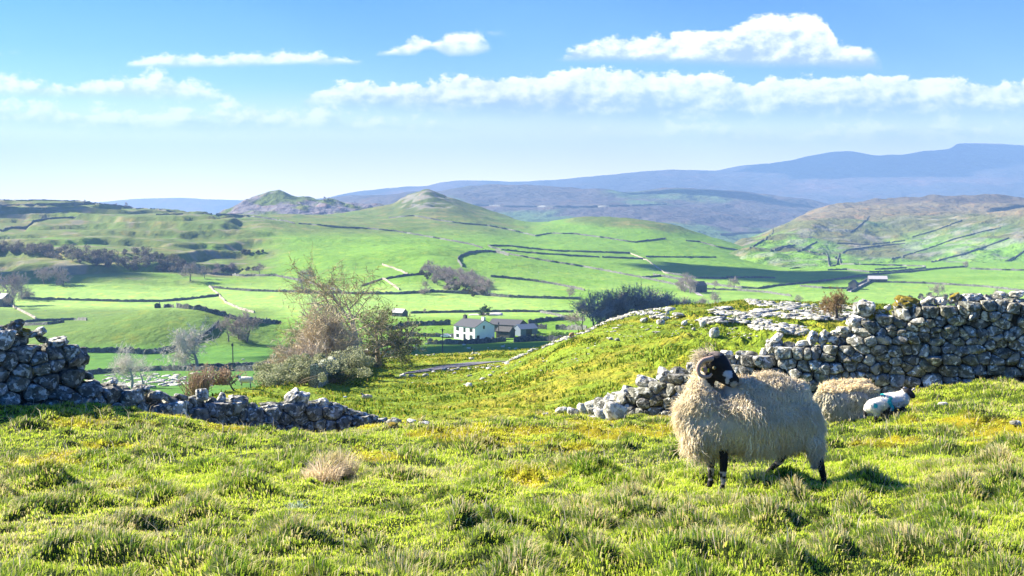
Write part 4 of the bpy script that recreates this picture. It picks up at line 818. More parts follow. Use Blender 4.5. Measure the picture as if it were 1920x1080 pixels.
g_ = lerp(np.array([[0.17, 0.25, 0.015]]), np.array([[0.42, 0.42, 0.04]]), h_); g_ = np.where((rr.rand(n) < 0.10)[:, None], np.array([[0.55, 0.42, 0.10]]), g_); g_ = np.where((cl > 0.22)[:, None] & (rr.rand(n) < 0.5)[:, None], np.array([[0.07, 0.14, 0.012]]), g_)
tm = MB(); blades(tm, pm, (0.10 + 0.16 * rr.rand(n)) * (0.7 + 0.8 * sstep(0, 0.4, cl)), 0.035 + 0.0009 * pm[:, 1], rr.randn(n), rr.randn(n), 0.3 + 0.5 * rr.rand(n), g_ * 0.8, g_, rr); o = tm.build('rough_grass', M['grass']); o['kind'] = 'stuff'

# ------------------------------------------------------------------ drystone walls of the valley
def strip(pts, h, w, name, label, group, mat='rock_fell', seg=None, seed=0, tint=(1, 1, 1), jag=0.14):
    pts = np.array(pts); d = np.linalg.norm(np.diff(pts[:, :2], axis=0), axis=1); s = np.concatenate([[0], np.cumsum(d)])
    step = seg or max(0.8, float(np.mean(pts[:, 1])) / 450); n = max(3, int(s[-1] / step)); q = np.linspace(0, s[-1], n)
    P = np.stack([np.interp(q, s, pts[:, k]) for k in range(3)], 1); r = np.random.RandomState(seed + int(s[-1]))
    for i in range(n):
        g = drop(P[i, 0], P[i, 1], STRIP_ONLY)
        if g is not None: P[i, 2] = g.z
    t_ = np.gradient(P[:, :2], axis=0); t_ /= np.linalg.norm(t_, axis=1)[:, None] + 1e-9; nn = np.stack([-t_[:, 1], t_[:, 0], 0 * t_[:, 0]], 1); H = h * (1 + jag * r.randn(n)); z = np.array([0, 0, 1.0])
    prof = [(-w / 2, -0.4 * h), (-w / 2, 0), (-w * 0.36, 0.95), (-w * 0.18, 1.04), (w * 0.18, 1.02), (w * 0.36, 0.93), (w / 2, 0), (w / 2, -0.4 * h)]
    V = np.stack([P + nn * a + (z * (H * b)[:, None] if b >= 0 else z * b) for a, b in prof], 1); V[:, 2:6] += r.randn(n, 4, 3) * 0.05 * h
    mb = MB(); mb.add(V.reshape(-1, 3), grid_faces(n, 8), tint)
    mb.add(np.concatenate([V[0], V[-1]]), np.array([(0, 1, 6, 7), (1, 2, 5, 6), (2, 3, 4, 5), (8, 9, 14, 15), (9, 10, 13, 14), (10, 11, 12, 13)]), tint)
    o = mb.build(name, M[mat], None, False, tuple(P[n // 2])); return tag(o, label, 'wall', group)
def fwall(pl, label, h=1.75, w=0.8, ymin=200, only=None, group='drystone field walls across the valley', sub=7.0, **kw):
    pts = []
    for (a, b) in zip(pl[:-1], pl[1:]):
        n = max(1, int(math.hypot(b[0] - a[0], b[1] - a[1]) / sub))
        for k in range(n):
            t_ = k / n; g = hitd(a[0] + (b[0] - a[0]) * t_, a[1] + (b[1] - a[1]) * t_, ymin, only, 12)
            if g is not None: pts.append(g)
    g = hitd(pl[-1][0], pl[-1][1], ymin, only, 12)
    if g is not None: pts.append(g)
    if len(pts) < 2: return
    return strip(pts, h, w, 'field_wall', label, group, **kw)
STRIP_ONLY = ('valley', 'moor_hill', 'scar_hill', 'middle_ridge')
VALL = ('valley',)
FW = [
 ([(729, 409), (777, 405), (820, 413), (869, 420), (912, 423), (954, 431), (1004, 443), (1032, 438), (1075, 439), (1131, 446), (1188, 455), (1248, 448)], 'long wavy wall crossing below the pointed summit hill', 2.0),
 ([(560, 420), (600, 423), (640, 427), (687, 429), (742, 434), (812, 446), (883, 459), (905, 466)], 'wall slanting down the middle hillside towards the looping wall', 2.0),
 ([(929, 470), (954, 477), (1025, 490), (1096, 501), (1202, 521), (1273, 536)], 'very long straight wall slanting down to the right across the bright fields', 1.8),
 ([(867, 501), (858, 490), (862, 482), (880, 475), (901, 472), (929, 473), (954, 480)], 'hooked wall curling around the top of the scrubby wood', 2.4),
 ([(915, 461), (954, 462), (1043, 471), (1110, 473), (1181, 475)], 'upper of the two nearly level walls right of the sharp corner', 1.8),
 ([(915, 461), (922, 465), (940, 469), (1007, 476), (1124, 483)], 'lower of the two nearly level walls right of the sharp corner', 1.8),
 ([(1129, 483), (1209, 486)], 'short level wall continuing after a gateway gap', 1.8),
 ([(1211, 482), (1280, 483), (1343, 483)], 'level wall running into the shaded side of the right spur', 1.8),
 ([(720, 525), (759, 518), (802, 514)], 'wall climbing to the scrubby wood from the left', 1.9),
 ([(920, 519), (990, 526), (1043, 534), (1096, 545)], 'wall leaving the scrubby wood down to the copse', 1.9),
 ([(678, 552), (742, 552), (812, 548), (883, 552), (954, 558), (1089, 562)], 'wall along the foot of the slope below the scrubby wood', 2.0),
 ([(678, 537), (717, 524), (722, 525), (749, 544)], 'sunlit pale wall bending over a small rise left of the scrubby wood', 1.5),
 ([(717, 497), (740, 504), (765, 515)], 'sunlit pinkish wall high on the bright slope', 1.5),
 ([(770, 588), (805, 587), (894, 586), (936, 585), (1076, 586)], 'wall across the flat field behind the white farmhouse', 1.5),
 ([(1013, 586), (1040, 591), (1071, 600)], 'short wall slanting towards the viewer beside the copse', 1.4),
 ([(1202, 521), (1245, 518), (1276, 524), (1310, 530)], 'short wall bowing upward above the pale double tree', 1.6),
 ([(1181, 475), (1213, 488), (1248, 513), (1276, 516)], 'faint sunlit wall running down to the bowed wall', 1.3),
 ([(1247, 512), (1304, 522), (1360, 523), (1364, 521), (1454, 522)], 'wall along the dark foot of the spur', 1.8),
 ([(1225, 516), (1311, 532), (1389, 541), (1424, 542), (1452, 537), (1506, 532), (1559, 526), (1630, 516), (1700, 511), (1764, 504), (1814, 501)], 'long wall winding across the right valley floor to the lone tree', 1.9),
 ([(1321, 543), (1382, 545), (1435, 549), (1484, 556)], 'wall right of the dark field barn, curving down', 1.7),
 ([(1286, 452), (1311, 454), (1346, 464), (1399, 472), (1452, 483), (1491, 488)], 'wall slanting down the nose of the right spur', 2.0),
 ([(1504, 493), (1594, 496), (1736, 500)], 'faint wall at the foot of the brown moorland hill', 1.8),
 ([(1552, 507), (1587, 506), (1630, 511), (1683, 509), (1736, 503)], 'wall on the far valley floor below the brown moorland hill', 1.8),
 ([(1637, 529), (1736, 532), (1842, 538), (1906, 545), (1990, 550)], 'wall from the pale roofed barn to the right edge', 1.7),
 ([(1500, 537), (1540, 541), (1590, 542)], 'short dark wall left of the small barn on the lane', 1.6),
 ([(1640, 506), (1680, 504), (1700, 503)], 'short stub wall near the lone tree on the valley floor', 1.8),
 ([(1820, 505), (1880, 507), (1990, 509)], 'wall right of the lone valley tree, reaching the right edge', 1.8),
 ([(1395, 617), (1430, 615), (1480, 614)], 'hidden low wall behind the knoll', 1.2),
 ([(1380, 572), (1400, 567), (1420, 564)], 'short dark wall peeping over the knoll skyline', 1.5),
 ([(1690, 582), (1700, 578)], 'short stub behind the top of the right wall', 1.5),
 ([(0, 373), (83, 374), (140, 376), (157, 379), (233, 388), (283, 391), (327, 398)], 'wall along the skyline of the left hill', 1.9),
 ([(0, 386), (67, 384), (143, 382), (200, 384), (250, 389)], 'upper wall just under the skyline of the left hill', 2.0),
 ([(0, 433), (20, 428), (50, 427), (67, 415), (93, 411), (143, 408)], 'stepped wall climbing the left hill', 2.2),
 ([(293, 403), (343, 402)], 'short dark wall on the brow right of the left hill', 2.0),
 ([(383, 402), (433, 403), (483, 408), (533, 415), (553, 420)], 'wall from the scar hill foot down to the right', 2.2),
 ([(367, 507), (400, 515), (450, 518), (517, 518), (567, 528), (605, 538), (640, 548)], 'dark wall curving above the long flat field', 2.0),
 ([(395, 540), (467, 546), (533, 548), (597, 550), (678, 552)], 'dark straight wall along the top of the long flat field', 1.9),
 ([(40, 561), (133, 563), (233, 566), (300, 566), (350, 562), (410, 555)], 'sagging dark wall beyond the green mound at the left', 1.7),
 ([(392, 538), (410, 553), (423, 568), (450, 580), (477, 587)], 'sunlit wall zigzagging down towards the tall trees', 1.4),
 ([(12, 570), (33, 580), (67, 598)], 'sunlit wall running down at the left edge', 1.3),
 ([(290, 578), (317, 576), (377, 582), (427, 595), (450, 603), (527, 608)], 'wall over the crest of the green mound', 2.2),
 ([(20, 607), (67, 603), (133, 600), (163, 601)], 'crumbled dark wall on the left shoulder of the green mound', 1.4),
 ([(0, 617), (40, 611), (90, 609), (120, 605)], 'lower crumbled wall just above the left drystone wall', 1.4),
 ([(137, 660), (180, 661), (233, 661), (260, 664), (300, 662), (317, 658)], 'deeply shaded wall below the green mound', 2.1),
 ([(317, 658), (345, 650), (367, 642), (395, 622), (410, 608)], 'shaded wall climbing the right flank of the green mound', 1.8),
 ([(150, 704), (175, 702), (225, 698), (300, 695), (400, 696)], 'near field wall crossing behind the windblown tree, left half', 1.5),
 ([(345, 692), (425, 689), (510, 686)], 'upper of the doubled walls beside the thin pole', 1.4),
 ([(405, 697), (480, 695), (515, 692)], 'lower of the doubled walls beside the thin pole', 1.4),
 ([(700, 622), (740, 618), (759, 612), (796, 610), (845, 609)], 'tall dark wall left of the white farmhouse', 2.3),
 ([(740, 630), (789, 631), (852, 633)], 'grey garden wall left of the white farmhouse', 1.7),
 ([(700, 648), (740, 646), (790, 645)], 'left stretch of the field wall below the farmhouse, ending at a gap', 2.1),
 ([(802, 646), (852, 646), (894, 645), (948, 640)], 'middle stretch of the field wall below the farmhouse', 2.1),
 ([(963, 642), (1002, 640), (1059, 639), (1085, 636)], 'paler grey wall right of the farmhouse, running to the knoll', 2.2),
 ([(991, 607), (1021, 602), (1059, 600), (1096, 602)], 'dark wall arching over the bank right of the farm sheds', 1.8),
 ([(991, 616), (1025, 617)], 'short dark wall behind the farm car', 2.3),
 ([(1042, 618), (1100, 619)], 'dark wall under the copse', 2.3),
]
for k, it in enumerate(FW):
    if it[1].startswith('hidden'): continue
    lit = 'sunlit' in it[1]  # walls called sunlit get a paler, warmer tint: sunlight put into the colour
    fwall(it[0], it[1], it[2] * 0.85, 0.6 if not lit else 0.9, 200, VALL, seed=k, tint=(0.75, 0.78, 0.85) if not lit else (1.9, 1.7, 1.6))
HC = ('moor_hill',)
for k, (pl, lb, h) in enumerate([
 ([(1447, 426), (1449, 437), (1431, 451), (1406, 466)], 'wall dropping down the left end of the brown moorland hill', 1.7), ([(1445, 472), (1467, 463), (1491, 460)], 'short wall low on the left of the moorland hill', 1.7), ([(1495, 472), (1512, 464), (1532, 454)], 'short slanting wall low in the middle of the moorland hill', 1.7),
 ([(1569, 457), (1622, 459), (1665, 456), (1697, 452)], 'level wall below the dark bush on the moorland hill', 1.7), ([(1566, 485), (1587, 470), (1630, 464), (1697, 457)], 'wall curving up from the foot of the moorland hill', 1.7), ([(1630, 406), (1615, 422), (1594, 436)], 'short wall near the scree of the moorland hill', 1.7),
 ([(1672, 487), (1736, 468), (1789, 449), (1842, 435), (1877, 428)], 'longest wall rising diagonally across the moorland hill', 1.7), ([(1711, 445), (1753, 433), (1803, 414)], 'upper diagonal wall on the moorland hill', 1.7), ([(1746, 492), (1807, 477), (1842, 465), (1892, 447)], 'lowest diagonal wall at the right of the moorland hill', 1.7),
 ([(1885, 492), (1905, 482), (1925, 468)], 'short wall at the right edge of the moorland hill', 1.7)]):
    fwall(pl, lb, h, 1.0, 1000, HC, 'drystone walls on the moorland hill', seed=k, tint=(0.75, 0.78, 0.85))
fwall([(1350, 441), (1417, 437), (1440, 436)], 'faint far wall in the hazy side valley', 5.0, 3.0, 1800, ('middle_ridge',), seed=3)
fwall([(880, 385), (960, 388), (1100, 389), (1250, 384)], 'faint far wall drawn along the hazy blue ridge', 5.0, 3.0, 1800, ('middle_ridge',), seed=4)
# the lane between its two walls
for side, pl in ((0, [(1588, 546), (1603, 536), (1618, 530), (1630, 522), (1634, 520)]), (1, [(1597, 548), (1612, 540), (1629, 531), (1640, 524)])):
    fwall(pl, ('left wall' if side == 0 else 'right wall') + ' of the pale walled lane leading to the barn', 1.6, 0.8, 200, VALL, tint=(0.75, 0.78, 0.85))
def ribbon(plA, plB, name, colr, lift=0.25, n=20, only=VALL):
    xa, ya = np.interp(np.linspace(0, 1, n), np.linspace(0, 1, len(plA)), [p[0] for p in plA]), np.interp(np.linspace(0, 1, n), np.linspace(0, 1, len(plA)), [p[1] for p in plA])
    xb, yb = np.interp(np.linspace(0, 1, n), np.linspace(0, 1, len(plB)), [p[0] for p in plB]), np.interp(np.linspace(0, 1, n), np.linspace(0, 1, len(plB)), [p[1] for p in plB]); V = []
    for i in range(n):
        for t_ in (0, .5, 1):
            g = hitd(xa[i] * (1 - t_) + xb[i] * t_, ya[i] * (1 - t_) + yb[i] * t_, 200, only); V.append((g.x, g.y, g.z + lift))
    mb = MB(); mb.add(np.array(V), grid_faces(n, 3), colr); o = mb.build(name, M['track']); o['kind'] = 'structure'
M['track'] = mat_vcol('track', 0.95, 0.1, 0.4, 0.25)
ribbon([(1589, 547), (1604, 537), (1619, 531), (1631, 523)], [(1596, 548), (1611, 540), (1627, 531), (1638, 523)], 'lane', (0.42, 0.38, 0.34))
ribbon([(1270, 529), (1290, 541), (1308, 554)], [(1276, 529), (1298, 541), (1320, 556)], 'farm_track', (0.40, 0.36, 0.33))
# the boundary wall beside the big trees
STRIP_ONLY = ('hillside',)
pts = []
for (px, Y) in [(588, 79), (610, 84), (630, 91), (648, 99), (664, 109), (680, 122), (694, 137), (700, 150)]:
    p = PT(px, 700, Y); g = drop(p[0], p[1], ('hillside',)); pts.append((p[0], p[1], g.z))
strip(pts, 1.7, 0.7, 'boundary_wall', 'mossy shaded boundary wall running away behind the blossoming bushes and tall trees', None, 'stone', 0.6, 5, (0.75, 0.8, 0.7), 0.10)
STRIP_ONLY = ('valley',)

# ------------------------------------------------------------------ trees
def tube(mb, P, R, sides, col):
    P = np.asarray(P, float); n = len(P); T = np.gradient(P, axis=0); T /= np.linalg.norm(T, axis=1)[:, None] + 1e-9
    ref = np.array([0, 0, 1.0]) if abs(T[0][2]) < 0.9 else np.array([1.0, 0, 0]); u = np.cross(T, ref); u /= np.linalg.norm(u, axis=1)[:, None] + 1e-9; w = np.cross(T, u)
    a = np.arange(sides) * 2 * np.pi / sides; R = np.asarray(R, float)
    V = P[:, None, :] + (u[:, None, :] * np.cos(a)[None, :, None] + w[:, None, :] * np.sin(a)[None, :, None]) * R[:, None, None]
    i = np.arange(n - 1)[:, None] * sides; j = np.arange(sides)[None, :]; k = (j + 1) % sides
    mb.add(V.reshape(-1, 3), np.stack([i + j, i + k, i + sides + k, i + sides + j], -1).reshape(-1, 4), col)
def make_tree(seed, H=10.0, spread=0.9, trunk=0.28, lev=4, kids=(5, 4, 4, 4), r0=0.28, lean=(0, 0), wind=0.0, upness=0.35, twn=9, twl=0.55, twr=0.013, col=(0.20, 0.16, 0.12), tcol=(0.30, 0.25, 0.19), leaves=0, lcol=((.1, .15, .04), (.2, .25, .08)), lsize=0.10, stems=1, flat=0.0):
    rr = np.random.RandomState(seed); tb = MB(); cb = MB(); tw = []; ends = []
    c = np.array(col); tc = np.array(tcol)
    def grow(p, d, L, r, l):
        n = 4 if l < 2 else 3; P = [p]; q = p.copy(); dd = d.copy()
        for k in range(n):
            dd = dd + rr.randn(3) * (0.13 + 0.05 * l) + np.array([wind * 0.25 * l, 0, upness * 0.16 * (0.4 if l == 0 else 1) - flat * 0.12 * l]); dd /= np.linalg.norm(dd); q = q + dd * L / n; P.append(q.copy())
        rt_ = r * (0.55 if l < lev else 0.4); R = np.linspace(r * (1.0 if l else 1.25), rt_, n + 1); P = np.array(P)
        f = l / lev; tube(tb if l == 0 else cb, P, R, (7, 5, 4, 3, 3, 3)[l], (c * (1 - f) + tc * f) * (0.85 + 0.3 * rr.rand()))
        if l < lev:
            for k in range(kids[min(l, len(kids) - 1)]):
                t_ = (trunk_lo if l == 0 else 0.28) + (1 - (trunk_lo if l == 0 else 0.28)) * (k + rr.rand()) / kids[min(l, len(kids) - 1)]
                t_ = min(t_, 1.0); i = min(int(t_ * n), n - 1); f2 = t_ * n - i; b = P[i] * (1 - f2) + P[i + 1] * f2; dl = P[i + 1] - P[i]; dl /= np.linalg.norm(dl)
                ax = rr.randn(3); ax -= ax.dot(dl) * dl; ax /= np.linalg.norm(ax); a = math.radians((34 + 30 * rr.rand()) * spread * (0.45 if k == kids[min(l, len(kids) - 1)] - 1 else 1.0))
                nd = dl * math.cos(a) + ax * math.sin(a); grow(b, nd, L * (0.62 + 0.2 * rr.rand()) * (1.15 if l == 0 else 1), max(r * (0.42 + 0.2 * rr.rand()) * (1 - 0.35 * t_ * (l == 0)), twr), l + 1)
        else:
            for k in range(twn):
                t_ = rr.rand(); i = min(int(t_ * n), n - 1); b = P[i] + (P[i + 1] - P[i]) * (t_ * n - i); nd = dd + rr.randn(3) * 0.6 + np.array([wind * 1.2, 0, 0.25 * upness]); nd /= np.linalg.norm(nd)
                tw.append((b, nd, H * 0.1 * twl * (0.5 + rr.rand()))); ends.append(b + nd * H * 0.05 * twl)
    for s_ in range(stems):
        trunk_lo = 0.45 if stems == 1 else 0.2; d = np.array([lean[0] + (rr.randn() * 0.35 if stems > 1 else 0), lean[1] + (rr.randn() * 0.3 if stems > 1 else 0), 1.0]); d /= np.linalg.norm(d)
        grow(np.array([0, 0, -0.25]) + (rr.randn(3) * [0.25, 0.25, 0] if stems > 1 else 0), d, H * (trunk if stems == 1 else trunk * 0.8) + 0.25, r0 * (1 if stems == 1 else 0.6), 0)
    B = np.array([t_[0] for t_ in tw]); D = np.array([t_[1] for t_ in tw]); L = np.array([t_[2] for t_ in tw]); n = len(B)
    sd = np.cross(D, rr.randn(n, 3)); sd /= np.linalg.norm(sd, axis=1)[:, None]; mid = B + D * (L * 0.5)[:, None] + rr.randn(n, 3) * (L * 0.08)[:, None]; tip = mid + (D + rr.randn(n, 3) * 0.35) * (L * 0.5)[:, None]
    V = np.stack([B - sd * twr, B + sd * twr, mid - sd * twr * .7, mid + sd * twr * .7, tip], 1).reshape(-1, 3); i = np.arange(n) * 5
    cb.add(V, [np.stack([i, i + 1, i + 3, i + 2], 1), np.stack([i + 2, i + 3, i + 4], 1)], np.repeat(tc[None] * (0.8 + 0.5 * rr.rand(n, 1)), 5, axis=0))
    lb_ = MB()
    if leaves:
        E = np.array(ends); E = E[rr.randint(len(E), size=leaves)] + rr.randn(leaves, 3) * H * 0.022; leaf_quads(lb_, E, lsize, lcol, rr)
    # scale to height
    allv = np.concatenate(cb.v); zt = np.percentile(allv[:, 2], 99.7); k = H / zt
    for m in (tb, cb, lb_):
        m.v = [v_ * k for v_ in m.v]
    return tb, cb, lb_
def leaf_quads(mb, E, size, lcol, rr):
    n = len(E); a = rr.randn(n, 3); a /= np.linalg.norm(a, axis=1)[:, None]; b = np.cross(a, rr.randn(n, 3)); b /= np.linalg.norm(b, axis=1)[:, None]; s = (size * (0.5 + 0.8 * rr.rand(n)))[:, None]
    V = np.stack([E - a * s, E + b * s * 0.6, E + a * s, E - b * s * 0.6], 1).reshape(-1, 3); i = np.arange(n) * 4
    mb.add(V, np.stack([i, i + 1, i + 2, i + 3], 1), np.repeat(lerp(np.array([lcol[0]]), np.array([lcol[1]]), rr.rand(n)), 4, axis=0))
def tree_obj(name, parts, loc, scale=1.0, rz=0.0, label=None, cat='tree', group=None):
    tb, cb, lb_ = parts; root = empty(name, loc, rz); root.scale = (scale,) * 3
    tb.build('trunk', M['bark'], root); cr = cb.build('crown', M['twig'], root)
    if lb_.v: lb_.build('foliage', M['leaf'], cr)
    return tag(root, label, cat, group)
def recopy(src, loc, scale, rz, label, group=None, sx=1.0):
    c = copy_tree(src); c.location = loc; c.scale = (scale * sx, scale * sx, scale); c.rotation_euler = (0, 0, rz); c['label'] = label
    if group: c['group'] = group
    elif 'group' in c: del c['group']
    return c
def gp(px, Y, only):
    p = PT(px, 600, Y); return drop(p[0], p[1], only)
# tall ash and its neighbours beside the boundary wall
g = gp(664, 118, ('hillside',)); k = 118 / F
tree_obj('ash_tree', make_tree(4, 10.6, 1.12, 0.46, 5, (5, 4, 3, 3, 3), 0.42, (-0.02, 0), 0.01, 0.22, 7, 0.48, 0.020, (0.42, 0.36, 0.26), (0.34, 0.29, 0.17)), (g.x, g.y, g.z - 0.3), 1.25, 0.4, 'tallest bare tree, its open crown standing high above the bushes beside the boundary wall')
g = gp(627, 104, ('hillside',))
tree_obj('thorn_tree', make_tree(9, 7.6, 0.85, 0.25, 4, (5, 5, 4, 4), 0.20, (0, 0), -0.02, 0.30, 3, 0.6, 0.015, (0.34, 0.29, 0.20), (0.50, 0.42, 0.28), stems=4), (g.x, g.y, g.z - 0.1), 0.98, 0, 'dense pinkish brown many stemmed bare tree in front of the tallest tree')
g = gp(708, 124, ('hillside',))
tree_obj('ivy_tree', make_tree(12, 7.4, 0.9, 0.3, 4, (6, 5, 4, 4), 0.26, (0.05, 0), 0.05, 0.22, 4, 0.7, 0.016, (0.24, 0.20, 0.15), (0.40, 0.35, 0.24), 3000, ((0.06, 0.09, 0.02), (0.20, 0.22, 0.05)), 0.10), (g.x, g.y, g.z - 0.2), 0.98, 1.0, 'spreading ivy clad tree at the right end of the tall tree group')
g = gp(583, 118, ('hillside', 'valley'))
tree_obj('thorn_tree', make_tree(15, 8.0, 0.8, 0.3, 4, (5, 5, 4, 4), 0.2, (0, 0), -0.04, 0.35, 6, 0.7, 0.018, (0.14, 0.13, 0.10), (0.24, 0.22, 0.16), stems=2), (g.x, g.y, g.z + 1.0), 0.95, 2.0, 'dark greyish bare tree at the left of the tall tree group')
g = gp(572, 98, ('hillside',))
tree_obj('thorn_tree', make_tree(17, 5.0, 1.1, 0.25, 4, (5, 4, 4, 3), 0.14, (-0.1, 0), -0.15, 0.2, 6, 0.8, 0.015, (0.42, 0.37, 0.28), (0.50, 0.43, 0.31), stems=3), (g.x, g.y, g.z + 0.4), 0.8, 0, 'silvery twiggy bare tree leaning out over the bushes on the left')
# blossom bushes and brambles
def bush(name, px, Y, w, h, n, lcol, ls, label, seed, stemcol=(0.22, 0.17, 0.12), only=('hillside',), dz=0.0, stems=60, cat='bush', group=None, lean=0.0, flip=0.0):
    rr = np.random.RandomState(seed); g = gp(px, Y, only); lb_ = MB(); sb = MB()
    lobes = [(rr.randn() * w * 0.27, rr.randn() * w * 0.14, h * (0.22 + 0.5 * rr.rand()), w * (0.06 + 0.12 * rr.rand()), h * (0.14 + 0.2 * rr.rand())) for _ in range(16)]
    E = []
    for k in range(n):
        l = lobes[rr.randint(16)]; d = rr.randn(3); d /= np.linalg.norm(d); q = 0.72 + 0.34 * rr.rand() ** 0.6 if rr.rand() < 0.75 else rr.rand(); E.append((l[0] + d[0] * l[3] * q, l[1] + d[1] * l[3] * q, max(0.02, l[2] + d[2] * l[4] * q)))
    E = np.array(E); leaf_quads(lb_, E, ls, lcol, rr)
    for k in range(stems):
        e = E[rr.randint(n)]; b = np.array([e[0] * 0.3 + rr.randn() * w * .1, e[1] * 0.3, -0.3]); m_ = (b + e) / 2 + rr.randn(3) * 0.12 * h; tube(sb, [b, m_, e * 1.03], [0.03, 0.02, 0.008], 3, np.array(stemcol) * (0.7 + 0.7 * rr.rand()))
    root = empty(name, (g.x, g.y, g.z + dz)); sb.build('stems', M['bark'], root, True); lb_.build('foliage', M['leaf'], root, True)
    return tag(root, label, cat, group)
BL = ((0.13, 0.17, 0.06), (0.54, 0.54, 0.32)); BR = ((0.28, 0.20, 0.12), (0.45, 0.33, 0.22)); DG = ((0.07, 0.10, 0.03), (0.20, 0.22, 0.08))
bush('blackthorn_bush', 630, 93, 6.8, 3.0, 9000, BL, 0.085, 'largest cream blossoming bush under the many stemmed tree', 41)
bush('blackthorn_bush', 590, 86, 5.6, 2.3, 7500, BL, 0.08, 'cream blossoming bush in the middle of the hedge', 42)
bush('blackthorn_bush', 545, 81, 4.8, 1.8, 6000, BL, 0.075, 'cream blossoming bush low at the left of the hedge', 43, dz=0.1)
bush('bramble_bush', 507, 78, 3.2, 1.1, 3800, BL, 0.07, 'smallest pale bush at the left end of the hedge', 44, dz=0.2)
bush('bramble_bush', 560, 98, 6.5, 3.3, 4200, BR, 0.06, 'reddish brown leafless thicket behind the blossoming bushes', 45, (0.30, 0.20, 0.14), stems=160, dz=0.8)
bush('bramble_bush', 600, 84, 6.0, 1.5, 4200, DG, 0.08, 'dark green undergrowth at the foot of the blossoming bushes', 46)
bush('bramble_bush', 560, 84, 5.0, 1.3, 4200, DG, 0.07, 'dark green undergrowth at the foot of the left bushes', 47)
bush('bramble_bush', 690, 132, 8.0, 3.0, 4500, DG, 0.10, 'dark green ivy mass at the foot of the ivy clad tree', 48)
bush('bramble_bush', 412, 68, 2.6, 0.9, 1500, BR, 0.05, 'rusty brown bramble patch left of the standing ewe', 49, (0.34, 0.22, 0.14), only=('hillside', 'valley'), stems=120, dz=0.9)
bush('bramble_bush', 368, 66, 2.6, 1.9, 700, BR, 0.04, 'sparse brown shrub just beyond the left wall', 50, (0.34, 0.24, 0.17), only=('hillside', 'valley'), stems=240, dz=0.9)
g = hitd(452, 732, 40, ('hillside',))
tree_obj('dead_sapling', make_tree(52, 1.6, 1.2, 0.5, 2, (3, 3), 0.06, (-0.7, 0), -0.1, 0.3, 3, 0.8, 0.008, (0.10, 0.09, 0.07), (0.12, 0.1, 0.08)), (g.x - 0.3, g.y, g.z), 1.0, 0, 'bent dark dead sapling beside the standing ewe at the field edge')
# windblown pale trees left
g = hitd(248, 728, 120, VALL); k = g.y / F
tree_obj('windblown_tree', make_tree(61, 6.0, 1.1, 0.32, 4, (5, 5, 4, 4), 0.16, (0.0, 0), 0.10, 0.30, 4, 0.8, 0.014, (0.42, 0.38, 0.33), (0.62, 0.57, 0.50), stems=1), (g.x, g.y, g.z), 82 * k / 6.0, 0, 'pale twiggy leafless tree rising just behind the left wall')
g = hitd(268, 720, 120, VALL); k = g.y / F
tree_obj('windblown_tree', make_tree(63, 6.0, 1.2, 0.32, 4, (4, 4, 4, 4), 0.14, (0.15, 0), 0.2, 0.2, 4, 0.8, 0.014, (0.42, 0.38, 0.33), (0.60, 0.55, 0.48)), (g.x, g.y, g.z), 62 * k / 6.0, 0, 'smaller pale twiggy tree leaning right, beside the pale one behind the left wall')
g = hitd(371, 692, 120, VALL); k = g.y / F
wt = tree_obj('windblown_tree', make_tree(65, 12.0, 1.1, 0.34, 4, (6, 5, 5, 4), 0.34, (0.03, 0), 0.07, 0.22, 6, 0.8, 0.034, (0.28, 0.26, 0.22), (0.58, 0.54, 0.48)), (g.x, g.y, g.z), 90 * k / 12, 0, 'silvery windswept leafless tree standing before the shaded wall at the left')
# generic bare trees for the distance
PR = [tree_obj('bare_tree', make_tree(71 + i, 10, sp, tr, 4, (5, 4, 4, 4), 0.24, (0, 0), 0.03, up_, 8, 0.65, 0.034, (0.20, 0.17, 0.15), (0.36, 0.30, 0.27)), (0, 0, 0), 1, 0, 'x') for i, (sp, tr, up_) in enumerate([(1.0, 0.3, 0.3), (0.85, 0.34, 0.45), (1.15, 0.26, 0.25)])]
used = [False] * 3
def ftree(px, py, hpx, label, i=0, only=VALL, ymin=200, rz=None, group='bare trees dotted over the valley', sx=1.0, Y=None):
    g = hitd(px, py, ymin, only) if Y is None else gp(px, Y, only)
    sc = hpx * g.y / F / 10.0; rz = rz if rz is not None else (px * 0.37) % 6.28
    if not used[i]:
        used[i] = True; o = PR[i]; o.location = g; o.scale = (sc * sx, sc * sx, sc); o.rotation_euler = (0, 0, rz); o['label'] = label; o['group'] = group; return o
    return recopy(PR[i], g, sc, rz, label, group, sx)
